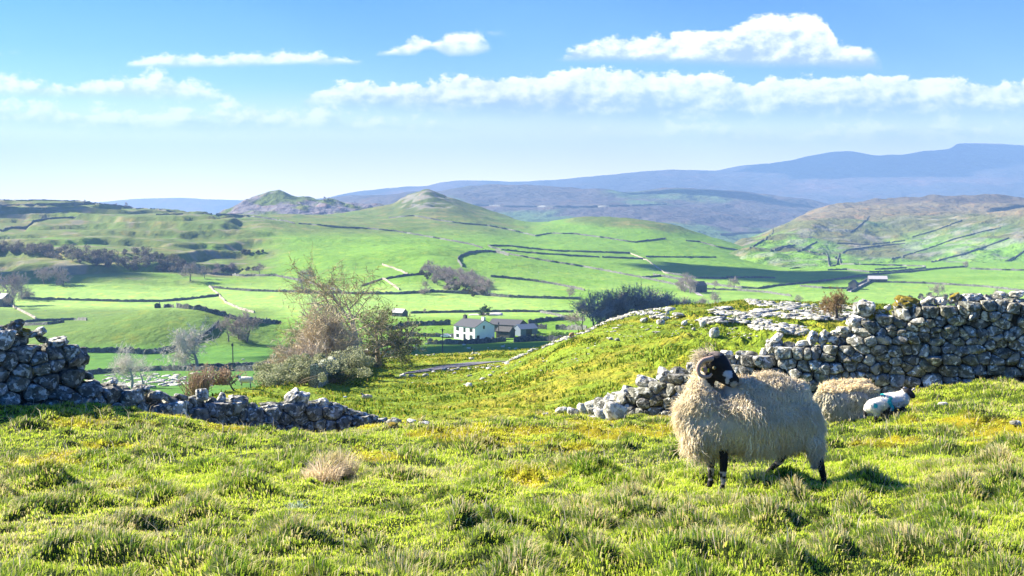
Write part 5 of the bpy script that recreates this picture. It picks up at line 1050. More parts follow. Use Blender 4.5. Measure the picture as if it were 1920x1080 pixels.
for it in [(428, 640, 48, 'left of the two dark trees on the shaded bank right of the green mound', 1), (463, 641, 58, 'right of the two dark trees on the shaded bank right of the green mound', 0), (448, 636, 40, 'thin tree between the two dark trees on the shaded bank', 2),
           (357, 527, 36, 'tree at the right foot of the scar wood', 0), (384, 522, 24, 'small tree right of the scar wood', 1), (406, 512, 20, 'small hazy tree right of the scar wood on the slope', 2), (436, 509, 18, 'tiny round tree above the curving wall', 0), (487, 514, 22, 'tree at the right end of the tree row above the curving wall', 1),
           (568, 550, 32, 'pale tree on the straight wall left of the tallest tree', 2), (576, 536, 34, 'pale tree just above the one on the straight wall', 0), (18, 572, 62, 'big hazy round tree at the left edge', 0), (28, 578, 36, 'smaller hazy tree below the big one at the left edge', 1), (42, 560, 48, 'hazy tree right of the big round one at the left edge', 2),
           (83, 533, 32, 'left tree of the hazy cluster on the left slope', 0), (106, 534, 34, 'middle tree of the hazy cluster on the left slope', 1), (118, 534, 32, 'right tree of the hazy cluster on the left slope', 2), (92, 528, 28, 'back tree of the hazy cluster on the left slope', 1),
           (1067, 560, 24, 'small tree on the wall left of the copse', 1), (796, 551, 26, 'pale tree below the left end of the scrubby wood', 2), (1376, 543, 24, 'tree in the shade of the spur', 0), (1339, 541, 16, 'small tree left of the one in the shade of the spur', 1), (1284, 548, 38, 'left of the pale double tree beside the dark barn', 1), (1294, 550, 30, 'right of the pale double tree beside the dark barn', 0), (1278, 546, 26, 'low pale tree at the foot of the double tree', 2),
           (1811, 503, 14, 'lone tree on the far valley floor', 0), (806, 512, 26, 'round pale tree at the top left of the scrubby wood', 2), (1500, 572, 20, 'faint pale tree beyond the limestone knoll', 1), (1338, 583, 36, 'open crowned tree right of the copse', 2), (1318, 585, 28, 'low tree touching the right end of the copse', 0),
           (1757, 572, 42, 'dark bare tree behind the mossy top of the right wall', 2), (1872, 572, 30, 'faint bare tree behind the right end of the right wall', 0), (795, 588, 10, 'small pale bush on the far field wall', 1)]:
    ftree(*it)
for (px, py, h, lb, i) in [(236, 388, 9, 'largest skyline tree on the left hill', 2), (218, 386, 5, 'small skyline bush on the left hill', 0), (160, 379, 5, 'tiny skyline bush near the left hill top', 1)]: ftree(px, py, h, lb, i, ymin=1000)
ftree(608, 373, 8, 'tiny skyline tree between the scar and the far ridge', 2, ('scar_hill', 'middle_ridge'), 1000); ftree(617, 376, 6, 'tinier skyline tree beside the one on the far ridge', 1, ('scar_hill', 'middle_ridge'), 1000)
# copse right of the farmhouse
rr = np.random.RandomState(77); k = 0
CG = 'trees of the dark copse behind the knoll'
for (px, py, h) in [(1092, 613, 44), (1112, 616, 64), (1133, 616, 76), (1143, 612, 70), (1163, 612, 76), (1172, 610, 72), (1194, 610, 72), (1214, 610, 56), (1222, 607, 64), (1243, 606, 62), (1254, 605, 58), (1276, 603, 50), (1287, 602, 46), (1298, 601, 42), (1308, 600, 36), (1238, 598, 54), (1157, 602, 64), (1285, 597, 42)]:
    ftree(px, py + 8, (h + 10) * (0.88 + 0.24 * rr.rand()), 'bare tree of the dark copse behind the left end of the knoll', 1, group=CG, rz=rr.rand() * 6, sx=1.05); k += 1
# scrubby wood above the farm
for (px, py, h) in [(800, 515, 20), (812, 520, 24), (824, 524, 26), (838, 528, 28), (850, 532, 26), (862, 536, 28), (874, 540, 26), (888, 546, 26), (902, 550, 30), (915, 553, 30), (845, 520, 20), (865, 524, 22), (882, 530, 24), (820, 535, 20), (840, 543, 20), (895, 538, 24)]:
    ftree(px, py, h * 1.05, 'bare tree of the scrubby wood on the slope above the white farmhouse', k % 3, group='trees of the scrubby wood above the farm', rz=rr.rand() * 6, sx=1.25); k += 1
def wood(name, pts, seed, cols, hh=(4, 8)):
    rr = np.random.RandomState(seed); mb = MB()
    for (px, py) in pts:
        g = hitd(px, py, 200, VALL)
        if g is None: continue
        h = hh[0] + (hh[1] - hh[0]) * rr.rand(); n = 240; d = rr.randn(n, 3); d /= np.linalg.norm(d, axis=1)[:, None]; d *= (rr.rand(n, 1) ** 0.4)
        E = d * np.array([h * 0.5, h * 0.45, h * 0.42]) + np.array([0, 0, h * 0.52]) + np.array(g[:]); leaf_quads(mb, E, 0.42, cols, rr)
        tube(mb, [np.array(g[:]), np.array(g[:]) + [0, 0, h * 0.6]], [0.25, 0.1], 4, (0.12, 0.1, 0.08))
    o = mb.build(name, M['leaf']); o['kind'] = 'stuff'; return o
rr = np.random.RandomState(5); P_ = []
for k in range(210):
    t_ = rr.rand(); px = -60 + 410 * t_; a = np.interp(px, [-60, 0, 60, 130, 200, 270, 330, 350], [462, 462, 465, 470, 470, 470, 488, 498]); b = np.interp(px, [-60, 0, 60, 130, 200, 270, 330, 350], [476, 474, 480, 492, 502, 510, 512, 508]); P_.append((px, a + (b - a) * rr.rand()))
wood('hanging_wood', P_, 6, ((0.075, 0.075, 0.05), (0.20, 0.17, 0.14)))
P_ = [(400 + 90 * rr.rand(), 505 + 6 * rr.rand()) for _ in range(16)] + [(455 + 50 * rr.rand(), 472 + 5 * rr.rand()) for _ in range(12)] + [(790 + 120 * t_, 512 + 34 * t_ + 18 * rr.rand()) for t_ in rr.rand(44)] + [(1700 + 200 * rr.rand(), 558 + 16 * rr.rand()) for _ in range(50)] + [(1095 + 215 * t_, 622 - 14 * t_ + 4 * rr.rand()) for t_ in rr.rand(12)] + [(1665 + 8 * rr.rand(), 452 + 3 * rr.rand()) for _ in range(0)]
wood('scrub', P_, 8, ((0.06, 0.075, 0.035), (0.15, 0.14, 0.09)), (2, 4.5))
# hawthorn on the limestone pavement
g = hitd(1569, 600, 60, ('hillside',)); k = g.y / F
tree_obj('hawthorn_tree', make_tree(91, 4.0, 1.25, 0.42, 4, (5, 4, 4, 3), 0.20, (0.04, 0), 0.03, 0.05, 8, 0.6, 0.014, (0.12, 0.095, 0.07), (0.22, 0.15, 0.09), 6500, ((0.20, 0.13, 0.05), (0.36, 0.25, 0.10)), 0.065, flat=0.25), (g.x, g.y, g.z - 0.05), 60 * k / 4, 0.5, 'rusty leaved wind shaped hawthorn growing out of the limestone pavement')
g = hitd(906, 592, 300, VALL); k = g.y / F
tree_obj('pine_tree', make_tree(93, 5.0, 1.2, 0.4, 3, (6, 5, 4), 0.2, (0.05, 0), 0.05, 0.1, 6, 0.7, 0.03, (0.14, 0.1, 0.08), (0.12, 0.1, 0.07), 3600, ((0.03, 0.085, 0.03), (0.07, 0.15, 0.05)), 0.20), (g.x, g.y, g.z), 20 * k / 5, 0.5, 'dark evergreen tree on the field edge behind the white farmhouse')
bush('garden_shrub', 1012, 405, 6.0, 2.2, 1600, ((0.10, 0.2, 0.04), (0.2, 0.3, 0.08)), 0.25, 'round green shrub right of the farm car', 95, only=VALL, stems=10)
bush('garden_shrub', 1048, 400, 9.0, 2.8, 2200, ((0.10, 0.2, 0.04), (0.2, 0.3, 0.08)), 0.25, 'wide green shrub near the knoll, right of the farm car', 96, only=VALL, stems=10)

# ------------------------------------------------------------------ farm
M['render'] = mat_plain('white_render', (0.80, 0.81, 0.82), 0.85, 0.2, 0, 0.08, 0.8); M['slate'] = mat_plain('slate', (0.075, 0.078, 0.085), 0.75, 0.3, 0, 0.25, 1.5); M['dark'] = mat_plain('dark_frame', (0.03, 0.035, 0.04), 0.4, 0.4)
M['glass'] = mat_plain('window_glass', (0.04, 0.055, 0.06), 0.08, 0.6); M['barnstone'] = mat_plain('barn_stone', (0.10, 0.10, 0.095), 0.9, 0.2, 0, 0.35, 1.2); M['tin'] = mat_plain('tin_sheet', (0.14, 0.18, 0.23), 0.55, 0.4, 0.0, 0.1, 1.0); M['carpaint'] = mat_plain('car_paint', (0.62, 0.66, 0.72), 0.25, 0.6)
M['tyre'] = mat_plain('tyre', (0.02, 0.02, 0.02), 0.8, 0.2); M['timber'] = mat_plain('pole_timber', (0.13, 0.11, 0.09), 0.85, 0.2, 0, 0.25, 2.0); M['paleroof'] = mat_plain('pale_roof', (0.55, 0.50, 0.48), 0.8, 0.2, 0, 0.12, 0.5)
def gable_house(name, loc, rz, L, Wd, He, Hr, wallm, roofm, label, cat, over=0.25, openings=(), chim=(), group=None):
    """long side along local x, facade at local -y; gable ends at +-x"""
    root = empty(name, loc, rz); tag(root, label, cat, group); x, y = L / 2, Wd / 2; t_ = 0.3
    def P(m, nm, mat, par=root, smooth=False): return m.build(nm, M[mat], par, smooth)
    m = MB()
    V = [(-x, -y, -1.5), (x, -y, -1.5), (x, y, -1.5), (-x, y, -1.5), (-x, -y, He), (x, -y, He), (x, y, He), (-x, y, He), (-x, 0, Hr), (x, 0, Hr)]
    m.add(V, [np.array([(0, 1, 5, 4), (1, 2, 6, 5), (2, 3, 7, 6), (3, 0, 4, 7), (0, 3, 2, 1)]), np.array([(5, 6, 9), (7, 4, 8)])]); P(m, 'walls', wallm)
    m = MB(); sl = (Hr - He) / y
    for s in (-1, 1):
        e = over; a = (s * (y + e), He - sl * e); V = [(-x - e, a[0], a[1] + .03), (x + e, a[0], a[1] + .03), (x + e, 0, Hr + .03), (-x - e, 0, Hr + .03)]; V += [(q[0], q[1], q[2] + 0.16) for q in V]
        m.add(V, np.array([(0, 1, 2, 3), (4, 5, 6, 7), (0, 1, 5, 4), (1, 2, 6, 5), (3, 0, 4, 7)]))
    rf = P(m, 'roof', roofm)
    for (kind, side, u, z, w, h) in openings:      # side 0 facade (-y), 1 right gable (+x)
        fr = MB(); pa = MB(); th = 0.10
        def at(d, du=0, dz=0, ww=w, hh=h, mb_=None):
            if side == 0: box(mb_, (u + du, -y - d, z + dz), (ww, th, hh))
            else: box(mb_, (x + d, u + du, z + dz), (th, ww, hh))
        for (du, dz, ww, hh) in ((-w / 2, 0, 0.12, h + .12), (w / 2, 0, 0.12, h + .12), (0, h / 2, w - .12, 0.12), (0, -h / 2, w - .12, 0.12), (0, 0, 0.08, h - .12)): at(0.02, du, dz, ww, hh, fr)
        f_ = P(fr, 'window' if kind == 'w' else 'door', 'dark'); at(-0.03, 0, 0, w - .1, h - .1, pa); P(pa, 'pane' if kind == 'w' else 'door_leaf', 'glass' if kind == 'w' else 'dark', f_)
    for (cx, wch, hch, mt) in chim:
        m = MB(); box(m, (cx, 0, Hr + hch / 2 - 0.4), (wch, wch * 0.8, hch + 0.8)); box(m, (cx, 0, Hr + hch + 0.08), (wch + .2, wch * .8 + .2, 0.16)); c_ = P(m, 'chimney', mt, rf)
        for dx in (-wch / 4, wch / 4):
            m = MB(); tube(m, [(cx + dx, 0, Hr + hch + .1), (cx + dx, 0, Hr + hch + .6)], [0.14, 0.12], 8, (1, 1, 1)); P(m, 'chimney_pot', 'slate', c_, True)
    return root
g = gp(890, 418, VALL); HZ = hit(889, 638, 200, VALL).z
gable_house('farmhouse', (PT(889, 620, 420)[0], 420, HZ), math.radians(-45), 12.2, 10.6, 5.0, 7.5, 'render', 'slate', 'white two storey farmhouse with grey slate roof and dark windows, standing in the valley', 'house',
  openings=[('w', 0, -3.9, 3.9, 1.5, 1.3), ('w', 0, 0.1, 3.7, 1.1, 1.6), ('w', 0, 3.9, 3.9, 1.5, 1.3), ('w', 0, -3.9, 1.2, 1.5, 1.3), ('d', 0, 0.1, 1.0, 1.1, 2.1), ('w', 0, 3.9, 1.1, 1.5, 1.5), ('w', 1, -3.6, 1.1, 1.3, 1.3), ('w', 1, -0.5, 4.8, 0.8, 1.2)], chim=[(-5.2, 1.3, 1.2, 'slate'), (5.4, 1.3, 1.1, 'render')])
g1 = gp(952, 440, VALL)
gable_house('stone_barn', (g1.x, 442, g1.z), math.radians(-28), 14, 8, 3.0, 4.9, 'barnstone', 'slate', 'dark stone barn with slate roof close behind the white farmhouse', 'barn', openings=[('d', 0, 2, 1.4, 2.6, 2.8)])
g1 = gp(948, 424, VALL)
gable_house('lean_shed', (g1.x, 426, g1.z), math.radians(-28), 6, 5, 2.6, 4.2, 'barnstone', 'barnstone', 'small dark shed in front of the stone barn', 'shed')
g1 = gp(985, 432, VALL)
gable_house('tin_barn', (g1.x, 432, g1.z), math.radians(30), 8, 6, 2.6, 4.2, 'tin', 'tin', 'blue grey tin clad barn right of the stone barn', 'barn', openings=[('d', 0, 0, 1.3, 2.6, 2.5)])
g1 = hitd(749, 593, 300, VALL)
gable_house('field_barn', g1[:], math.radians(-32), 7.5, 5, 2.2, 4.0, 'barnstone', 'paleroof', 'small field barn with a pale lit roof near the tall trees', 'barn', openings=[('d', 0, 0, 1.0, 1.2, 1.8)])
g1 = hitd(1309, 548, 300, VALL)
gable_house('field_barn', g1[:], math.radians(25), 10, 8, 5.0, 8.0, 'barnstone', 'slate', 'dark field barn beside the pale double tree', 'barn', openings=[('d', 0, 0, 1.0, 1.6, 2.4)])
g1 = hitd(1600, 542, 300, VALL)
gable_house('field_barn', g1[:], math.radians(60), 8, 6, 4.5, 7.0, 'barnstone', 'slate', 'small dark barn at the near end of the walled lane', 'barn', openings=[('d', 0, 0, 1.0, 1.4, 2.2)])
g1 = hitd(1645, 529, 300, VALL)
gable_house('field_barn', g1[:], math.radians(-8), 15, 7, 2.8, 5.2, 'barnstone', 'paleroof', 'wide barn with a pale pinkish roof at the far end of the walled lane', 'barn', openings=[('d', 0, 0, 1.3, 2.2, 2.6)])
g1 = hitd(-6, 574, 300, VALL)
gable_house('field_barn', g1[:], math.radians(-20), 18, 9, 5.0, 8.0, 'barnstone', 'paleroof', 'barn cut by the left edge with a pale roof corner', 'barn', openings=[('d', 0, 0, 1.3, 2.2, 2.6)])
mb = MB(); g1 = hitd(927, 591, 300, VALL)
for q_, s_ in (((0, 0, 0), (5, 3, 1.5)), ((-6, 0.5, 0), (4, 2.5, 0.9)), ((-11, 0, 0), (3.5, 2, 0.7))):
    q, f3 = rock(np.random.RandomState(4), s_, 3, 8, 6.0, 0.05); mb.add(q + np.array(q_), f3, (1.2, 1.1, 1.05))
o = mb.build('rubble_heap', M['paleroof']); o.location = g1; tag(o, 'low pale heap of rubble beside the evergreen behind the farmhouse', 'rubble heap')
def car(px, Y, rz, label, tint):
    g = gp(px, Y, VALL); root = empty('parked_car', g, rz); tag(root, label, 'car')
    prof = [(-2.1, .35), (-2.15, .75), (-1.9, .95), (-1.35, 1.02), (-0.75, 1.45), (0.75, 1.48), (1.5, 1.05), (2.0, .92), (2.15, .65), (2.1, .35)]; m = MB(); n = len(prof); V = []
    for s in (-1, 1):
        for (a, z) in prof: V.append((a, s * (0.85 if z < 1.1 else 0.68), z))
    f = [(i, i + 1, n + i + 1, n + i) for i in range(n - 1)] + [(n - 1, 0, n, 2 * n - 1)]
    m.add(V, np.array(f)); c_ = np.array(V); 
    for s in (0, 1):
        b = s * n; m.add(c_, np.array([(b + 0, b + 1, b + 8, b + 9), (b + 1, b + 2, b + 7, b + 8), (b + 2, b + 3, b + 6, b + 7), (b + 3, b + 4, b + 5, b + 6)]))
    m.build('body', M['carpaint'], root, False)
    for s in (-1, 1): m = MB(); m.add([(-1.15, s * .79, 1.07), (1.2, s * .79, 1.07), (0.7, s * .70, 1.40), (-0.72, s * .70, 1.40)], np.array([(0, 1, 2, 3)])); m.v = [v_ + np.array([0, s * 0.02, 0], np.float32) for v_ in m.v]; m.build('side_window', M['glass'], root, False)
    for x in (-1.3, 1.3):
        for s in (-1, 1): m = MB(); a = np.arange(14) * 2 * math.pi / 14; P0 = [(x, s * .7, .32), (x, s * .9, .32)]; tube(m, P0, [.32, .32], 14, (1, 1, 1)); m.add([(x + .32 * math.cos(t_), s * .9, .32 + .32 * math.sin(t_)) for t_ in a] + [(x, s * .93, .32)], np.array([(i, (i + 1) % 14, 14) for i in range(14)])); m.build('wheel', M['tyre'], root)
car(993, 404, 0.15, 'silver car parked beside the blue grey tin barn', 1); car(836, 424, -0.1, 'pale car parked left of the white farmhouse', 1)
def pole(px, py, ytop, label, only=VALL, bar=True):
    g = hitd(px, py, 120, only); h = (py - ytop) * g.y / F; root = empty('utility_pole', g); tag(root, label, 'pole', 'utility poles in the valley')
    m = MB(); tube(m, [(0, 0, -.3), (0, 0, h)], [.17, .12], 8, (1, 1, 1)); m.build('post', M['timber'], root)
    if bar: m = MB(); box(m, (0, 0, h - .35), (1.5, .14, .14)); m.build('crossbar', M['timber'], root, False)
    m = MB(); box(m, (0.0, -.22, h - .6), (.5, .3, .7)); m.build('insulator_box', M['dark'], root, False)
pole(830, 664, 615, 'dark utility pole standing in front of the white farmhouse'); pole(437, 691, 642, 'pale thin pole beside the doubled field walls', bar=False); pole(935, 637, 603, 'thin pole between the farmhouse and the stone barn', bar=False)
# ------------------------------------------------------------------ sheep
def remesh_blob(chains, voxel, smooth=6):
    """chains: lists of (x, y, z, r[, sy]) joined into one continuous skin; returns vertices and quads"""
    V = []; Fc = []; n0 = 0; dirs, f = ICO[2]
    for ch in chains:
        for a, b in zip(ch[:-1], ch[1:]) if len(ch) > 1 else [(ch[0], ch[0])]:
            a = np.array(a, float); b = np.array(b, float); L = np.linalg.norm(b[:3] - a[:3]); n = max(1, int(L / (max(0.004, min(a[3], b[3])) * 0.30)))
            for k in range(n + 1):
                t_ = k / n; c = a * (1 - t_) + b * t_; V.append(dirs * c[3] + c[:3]); Fc.append(f + n0); n0 += len(dirs)
    me = bpy.data.meshes.new('tmp'); me.from_pydata(np.concatenate(V).tolist(), [], np.concatenate(Fc).tolist()); o = bpy.data.objects.new('tmp', me); COL.objects.link(o)
    m = o.modifiers.new('r', 'REMESH'); m.mode = 'VOXEL'; m.voxel_size = voxel; m2 = o.modifiers.new('s', 'SMOOTH'); m2.iterations = smooth; m2.factor = 0.6
    dg = bpy.context.evaluated_depsgraph_get(); ev = o.evaluated_get(dg); em = ev.to_mesh()
    nv = len(em.vertices); co = np.empty(nv * 3, np.float32); em.vertices.foreach_get('co', co); no = np.empty(nv * 3, np.float32); em.vertices.foreach_get('normal', no)
    q = np.array([list(p.vertices) for p in em.polygons if len(p.vertices) == 4]); tr = np.array([list(p.vertices) for p in em.polygons if len(p.vertices) == 3]).reshape(-1, 3)
    ev.to_mesh_clear(); bpy.data.objects.remove(o); bpy.data.meshes.remove(me)
    return co.reshape(-1, 3).astype(float), [q, tr.astype(int)] if len(tr) else [q], no.reshape(-1, 3).astype(float)
def locks(mb, V, N_, n, rr, Lf, colf, rad, npt=7, wave=0.010, grav=0.8, out=0.45, sides=4, mask=None, dirf=None):
    """wool: wavy tapering locks rooted on the fleece"""
    idx = np.arange(len(V)) if mask is None else np.nonzero(mask)[0]; i = idx[rr.randint(len(idx), size=n)]
    p = V[i] + rr.randn(n, 3) * 0.006; nr = N_[i]; g = np.zeros((n, 3)); g[:, 2] = -grav
    if dirf is not None: g = g + dirf(p, nr)
    tg = g - nr * (g * nr).sum(1)[:, None] * 0.9; rnd = rr.randn(n, 3) * 0.16; rnd += 0.95 * np.stack([vn3(p * 7, 3), vn3(p * 7, 33), vn3(p * 7, 63)], 1)
    d = nr * out + tg + rnd; d /= np.linalg.norm(d, axis=1)[:, None]
    L = Lf(p, nr) * (0.65 + 0.7 * rr.rand(n)) * (1 + 0.9 * vn3(p * 6, 71)); sd = np.cross(d, nr) + 1e-4; sd /= np.linalg.norm(sd, axis=1)[:, None]; ph = vn3(p * 9, 51) * 14 + rr.rand(n) * 1.3; fq = 8 + 2.5 * rr.rand(n)
    t_ = np.linspace(0, 1, npt); Q = []; q = p - nr * 0.012; dd = d.copy()
    for k, tt in enumerate(t_):
        if k: dd = dd + tg * (0.42 / npt * 3) - nr * 0.06; dd /= np.linalg.norm(dd, axis=1)[:, None]; q = q + dd * (L / (npt - 1))[:, None]
        Q.append(q + sd * (np.sin(ph + fq * tt) * wave * tt ** 0.6)[:, None] + nr * (np.cos(ph + fq * tt) * wave * 0.7 * tt ** 0.6)[:, None])
    Q = np.stack(Q, 1); R = rad * (0.7 + 0.6 * rr.rand(n))[:, None] * (1 - 0.82 * t_[None, :] ** 1.6)
    T = np.gradient(Q, axis=1); T /= np.linalg.norm(T, axis=2)[..., None] + 1e-9; u = np.cross(T, nr[:, None, :]); u /= np.linalg.norm(u, axis=2)[..., None] + 1e-9; w = np.cross(T, u)
    a = np.arange(sides) * 2 * np.pi / sides
    W_ = Q[:, :, None, :] + u[:, :, None, :] * (np.cos(a)[None, None, :, None] * R[..., None, None]) + w[:, :, None, :] * (np.sin(a)[None, None, :, None] * R[..., None, None] * 0.6)
    base = (np.arange(n) * npt * sides)[:, None, None]; k = np.arange(npt - 1)[None, :, None] * sides; j = np.arange(sides)[None, None, :]; j2 = (j + 1) % sides
    fc = np.stack([base + k + j, base + k + j2, base + k + sides + j2, base + k + sides + j], -1).reshape(-1, 4)
    C = colf(p, nr, rr); mb.add(W_.reshape(-1, 3), fc, np.repeat(C, npt * sides, axis=0))

S = 8.07 / F                                  # metres per photo pixel at the ewe
def e(px, py, y=0.0): return ((px - 1400) * S, y, (919 - py) * S)
def make_ewe():
    g = hitd(1400, 918, 0, ('ground',)); gx = PT(1400, 918, 8.07); gz = drop(gx[0], 8.07, ('ground',)).z
    root = empty('sheep', (float(gx[0]), 8.07, float(PT(1400, 919, 8.07)[2]))); tag(root, 'large shaggy cream horned ewe with a black face, standing in the foreground and looking right', 'sheep')
    rr = np.random.RandomState(88)
    def c(px, py, r, y=0.0): return (*e(px, py, y), r)
    trunk = [[c(1318, 780, .125, .02), c(1360, 775, .165, .0), c(1420, 773, .175, .0), c(1475, 773, .165, .0), c(1500, 770, .130, 0)],
             [c(1330, 765, .11, .0), c(1314, 735, .085, .0), c(1320, 700, .070, -.01)]]
    HD = np.array(e(1336, 674, -.04)); MZ = np.array(e(1365, 704, -.115))
    head = [[(*HD, .098), (*(HD * .72 + MZ * .28 + [0, 0, .012]), .078), (*(HD * .42 + MZ * .58 + [0, 0, .008]), .062), (*MZ, .049)],
            [(*(HD + [.012, 0, -.060]), .070), (*(HD * .45 + MZ * .55 + [-.01, 0, -.040]), .048), (*(MZ + [-.006, 0, -.022]), .036)], [(*(HD + [.0, 0, .026]), .066)], [(*(MZ + [.016, -.004, .008]), .034)]]
    legs = [[c(1352, 832, .040, -.06), c(1352, 866, .034, -.07), c(1351, 880, .030, -.07), c(1351, 903, .021, -.07), c(1350, 911, .026, -.075)],
            [c(1336, 832, .040, .05), c(1335, 866, .034, .06), c(1334, 880, .030, .06), c(1334, 903, .021, .06), c(1332, 912, .026, .055)],
            [c(1514, 805, .065, -.07), c(1530, 856, .040, -.08), c(1536, 872, .030, -.08), c(1543, 902, .022, -.08), c(1545, 911, .027, -.09)],
            [c(1488, 812, .06, .09), c(1474, 856, .040, .10), c(1467, 870, .030, .10), c(1448, 888, .022, .10), c(1442, 896, .027, .095)]]
    V, Fq, N_ = remesh_blob(trunk + head + legs, 0.011, 5)
    # colours: black head and legs with white markings, cream under the fleece
    px = 1400 + V[:, 0] / S; py = 919 - V[:, 2] / S
    col = np.tile(np.array([[0.55, 0.47, 0.34]]), (len(V), 1)); black = np.array([0.012, 0.011, 0.011]); white = np.array([0.42, 0.43, 0.45])
    ax = MZ - HD; ax /= np.linalg.norm(ax); tt = (V - HD) @ ax; isH = (np.linalg.norm(V - HD - tt[:, None] * ax, axis=1) < .145) & (tt > -.095) & (py < 738) & (px > 1316)
    col[isH] = black
    n = vn3(V * 28, 4)
    patch = isH & ((((px - 1355) / 9.5) ** 2 + ((py - 691) / 7.0) ** 2 + n * 1.1) < 1.0) & (V[:, 1] < HD[1]); col[patch] = white
    patch = isH & ((((px - 1353) / 3.5) ** 2 + ((py - 702) / 9) ** 2 + n * 1.2) < 0.9) & (V[:, 1] < HD[1]); col[patch] = white * 0.9
    muz = isH & ((((px - 1366) / 8.5) ** 2 + ((py - 710) / 6) ** 2 + n) < 1.0); col[muz] = white * 0.55
    nose = isH & ((((px - 1373) / 4.0) ** 2 + ((py - 703) / 4.0) ** 2) < 1.0); col[nose] = black
    top = isH & (py < 658 + 5 * n) & (tt < .09); col[top] = np.array([0.16, 0.13, 0.115])
    lg = (py > 845) | ((py > 826) & (V[:, 0] < e(1365, 0)[0])); col[lg] = black; lw = lg & (((py > 878) & (py < 902)) & (vn3(V * 34, 9) > -0.04) & (px < 1400)); col[lw] = np.array([0.50, 0.44, 0.40])
    lw = lg & (px > 1400) & (vn3(V * 30, 19) > 0.10) & (py > 865); col[lw] = np.array([0.45, 0.36, 0.30]); col[lg & (py > 908)] = black * 1.4
    mb = MB(); mb.add(V, Fq, col); body = mb.build('body', M['skin'], root)
    # fleece: a thick shell, then locks
    fl = [[c(1302, 775, .150, .03), c(1300, 800, .125, .0), c(1345, 787, .195, .0), c(1400, 781, .225, .0), c(1460, 781, .220, 0), c(1492, 780, .175, 0), c(1506, 798, .145, 0)],
          [c(1316, 755, .150, .0), c(1309, 726, .085, .03), c(1315, 700, .045, .05)], [c(1388, 745, .165, 0), c(1440, 738, .17, 0), c(1484, 743, .150, 0)], [c(1516, 822, .085, -.07), c(1524, 848, .055, -.08)], [c(1350, 815, .07, -.06)], [c(1500, 822, .08, .09)], [c(1400, 800, .14, -.04), c(1470, 800, .14, -.04)], [c(1312, 694, .035, .05)]]
    V2, F2, N2 = remesh_blob(fl, 0.016, 8)
    base = np.array([0.93, 0.82, 0.60])
    mb = MB(); mb.add(V2, F2, base * 0.8)
    def LF(p, nr):
        px = 1400 + p[:, 0] / S; py = 919 - p[:, 2] / S
        return (1 - 0.45 * sstep(735, 700, py) * (px < 1330)) * (0.082 + 0.02 * (px < 1330) + 0.015 * (py > 800) - 0.045 * np.clip(nr[:, 2] - 0.3, 0, 1))
    def CF(p, nr, rr):
        t_ = rr.rand(len(p)); v_ = vn3(p * 5, 40); b = lerp(np.array([[0.88, 0.76, 0.53]]), np.array([[0.99, 0.93, 0.76]]), t_)
        px = 1400 + p[:, 0] / S; py = 919 - p[:, 2] / S; b = b * (1 + 0.25 * v_[:, None])
        st = np.exp(-((px - 1528) / 10) ** 2 - ((py - 735) / 22) ** 2) * 0.5; b = b * (1 - st[:, None]) + np.array([0.35, 0.55, 0.32]) * st[:, None]
        dirt = sstep(812, 870, py) * 0.25 + 0.10 * (rr.rand(len(p)) < 0.3); return b * (1 - dirt[:, None] * np.array([0.25, 0.45, 0.6]))
    pyv = 919 - V2[:, 2] / S; pxv_ = 1400 + V2[:, 0] / S; fm = (pyv > 672) & ~((pxv_ > 1316) & (pxv_ < 1380) & (pyv < 728) & (V2[:, 1] < 0.03))
    DR = lambda p, nr: np.stack([0.10 * np.ones(len(p)), 0 * p[:, 0], 0.9 * np.clip(nr[:, 2], 0, 1) ** 2], 1)
    locks(mb, V2, N2, 17000, rr, LF, CF, 0.0062, 8, 0.0105, 0.95, 0.32, 3, fm, DR)
    locks(mb, V2, N2, 9000, rr, lambda p, nr: LF(p, nr) * 1.2, CF, 0.0026, 8, 0.012, 0.8, 0.5, 3, fm, DR)
    # curly tufts on the back, sunlit
    tp = fm & (N2[:, 2] > 0.45); locks(mb, V2, N2, 3800, rr, lambda p, nr: 0.045 + 0 * p[:, 0], CF, 0.0055, 7, 0.014, -0.35, 0.8, 4, tp)
    # ragged fringe at belly, chest and rump
    lo = (919 - V2[:, 2] / S > 812); locks(mb, V2, N2, 3600, rr, lambda p, nr: 0.070 + 0 * p[:, 0], CF, 0.0055, 8, 0.012, 1.5, 0.2, 4, lo)
    mb.build('fleece', M['wool'], root)
    # horn: a ribbed curl beside the near eye
    def horn(c0, path, r0, sgn, label=None):
        pts = np.array([e(*q) for q in path]); u = np.linspace(0, len(pts) - 1, 70); P = pchip(np.arange(len(pts)), pts, u); r = r0 * (1 - 0.55 * (u / u[-1]) ** 1.3); r = r * (1 + 0.13 * np.sin(u * 19))
        m = MB(); bc = lerp(np.array([[0.30, 0.20, 0.15]]), np.array([[0.46, 0.33, 0.26]]), (0.5 + 0.5 * np.sin(u * 19))); tube(m, P, r, 12, np.repeat(bc, 12, axis=0)); return m.build('horn', M['horn'], root)
    horn(None, [(1328, 663, -.09), (1319, 663.5, -.125), (1309, 665, -.14), (1301, 671, -.15), (1297.5, 681, -.155), (1300, 690, -.16), (1308, 695, -.165), (1317, 694.5, -.17), (1323, 689, -.17)], .0215, 1)
    horn(None, [(1345, 664, .02), (1355, 667, .05), (1364, 673, .07), (1367, 680, .08), (1364, 686, .085)], .016, 1)
    # ear with two yellow tags inside the curl of the horn
    q, f = ICO[3]; m = MB(); ear = q * np.array([.030, .012, .020]); ear = ear @ rotm(0, math.radians(25), 0).T; m.add(ear + np.array(e(1311, 683, -.135)), f, (0.30, 0.22, 0.19)); er = m.build('ear', M['skin'], root)
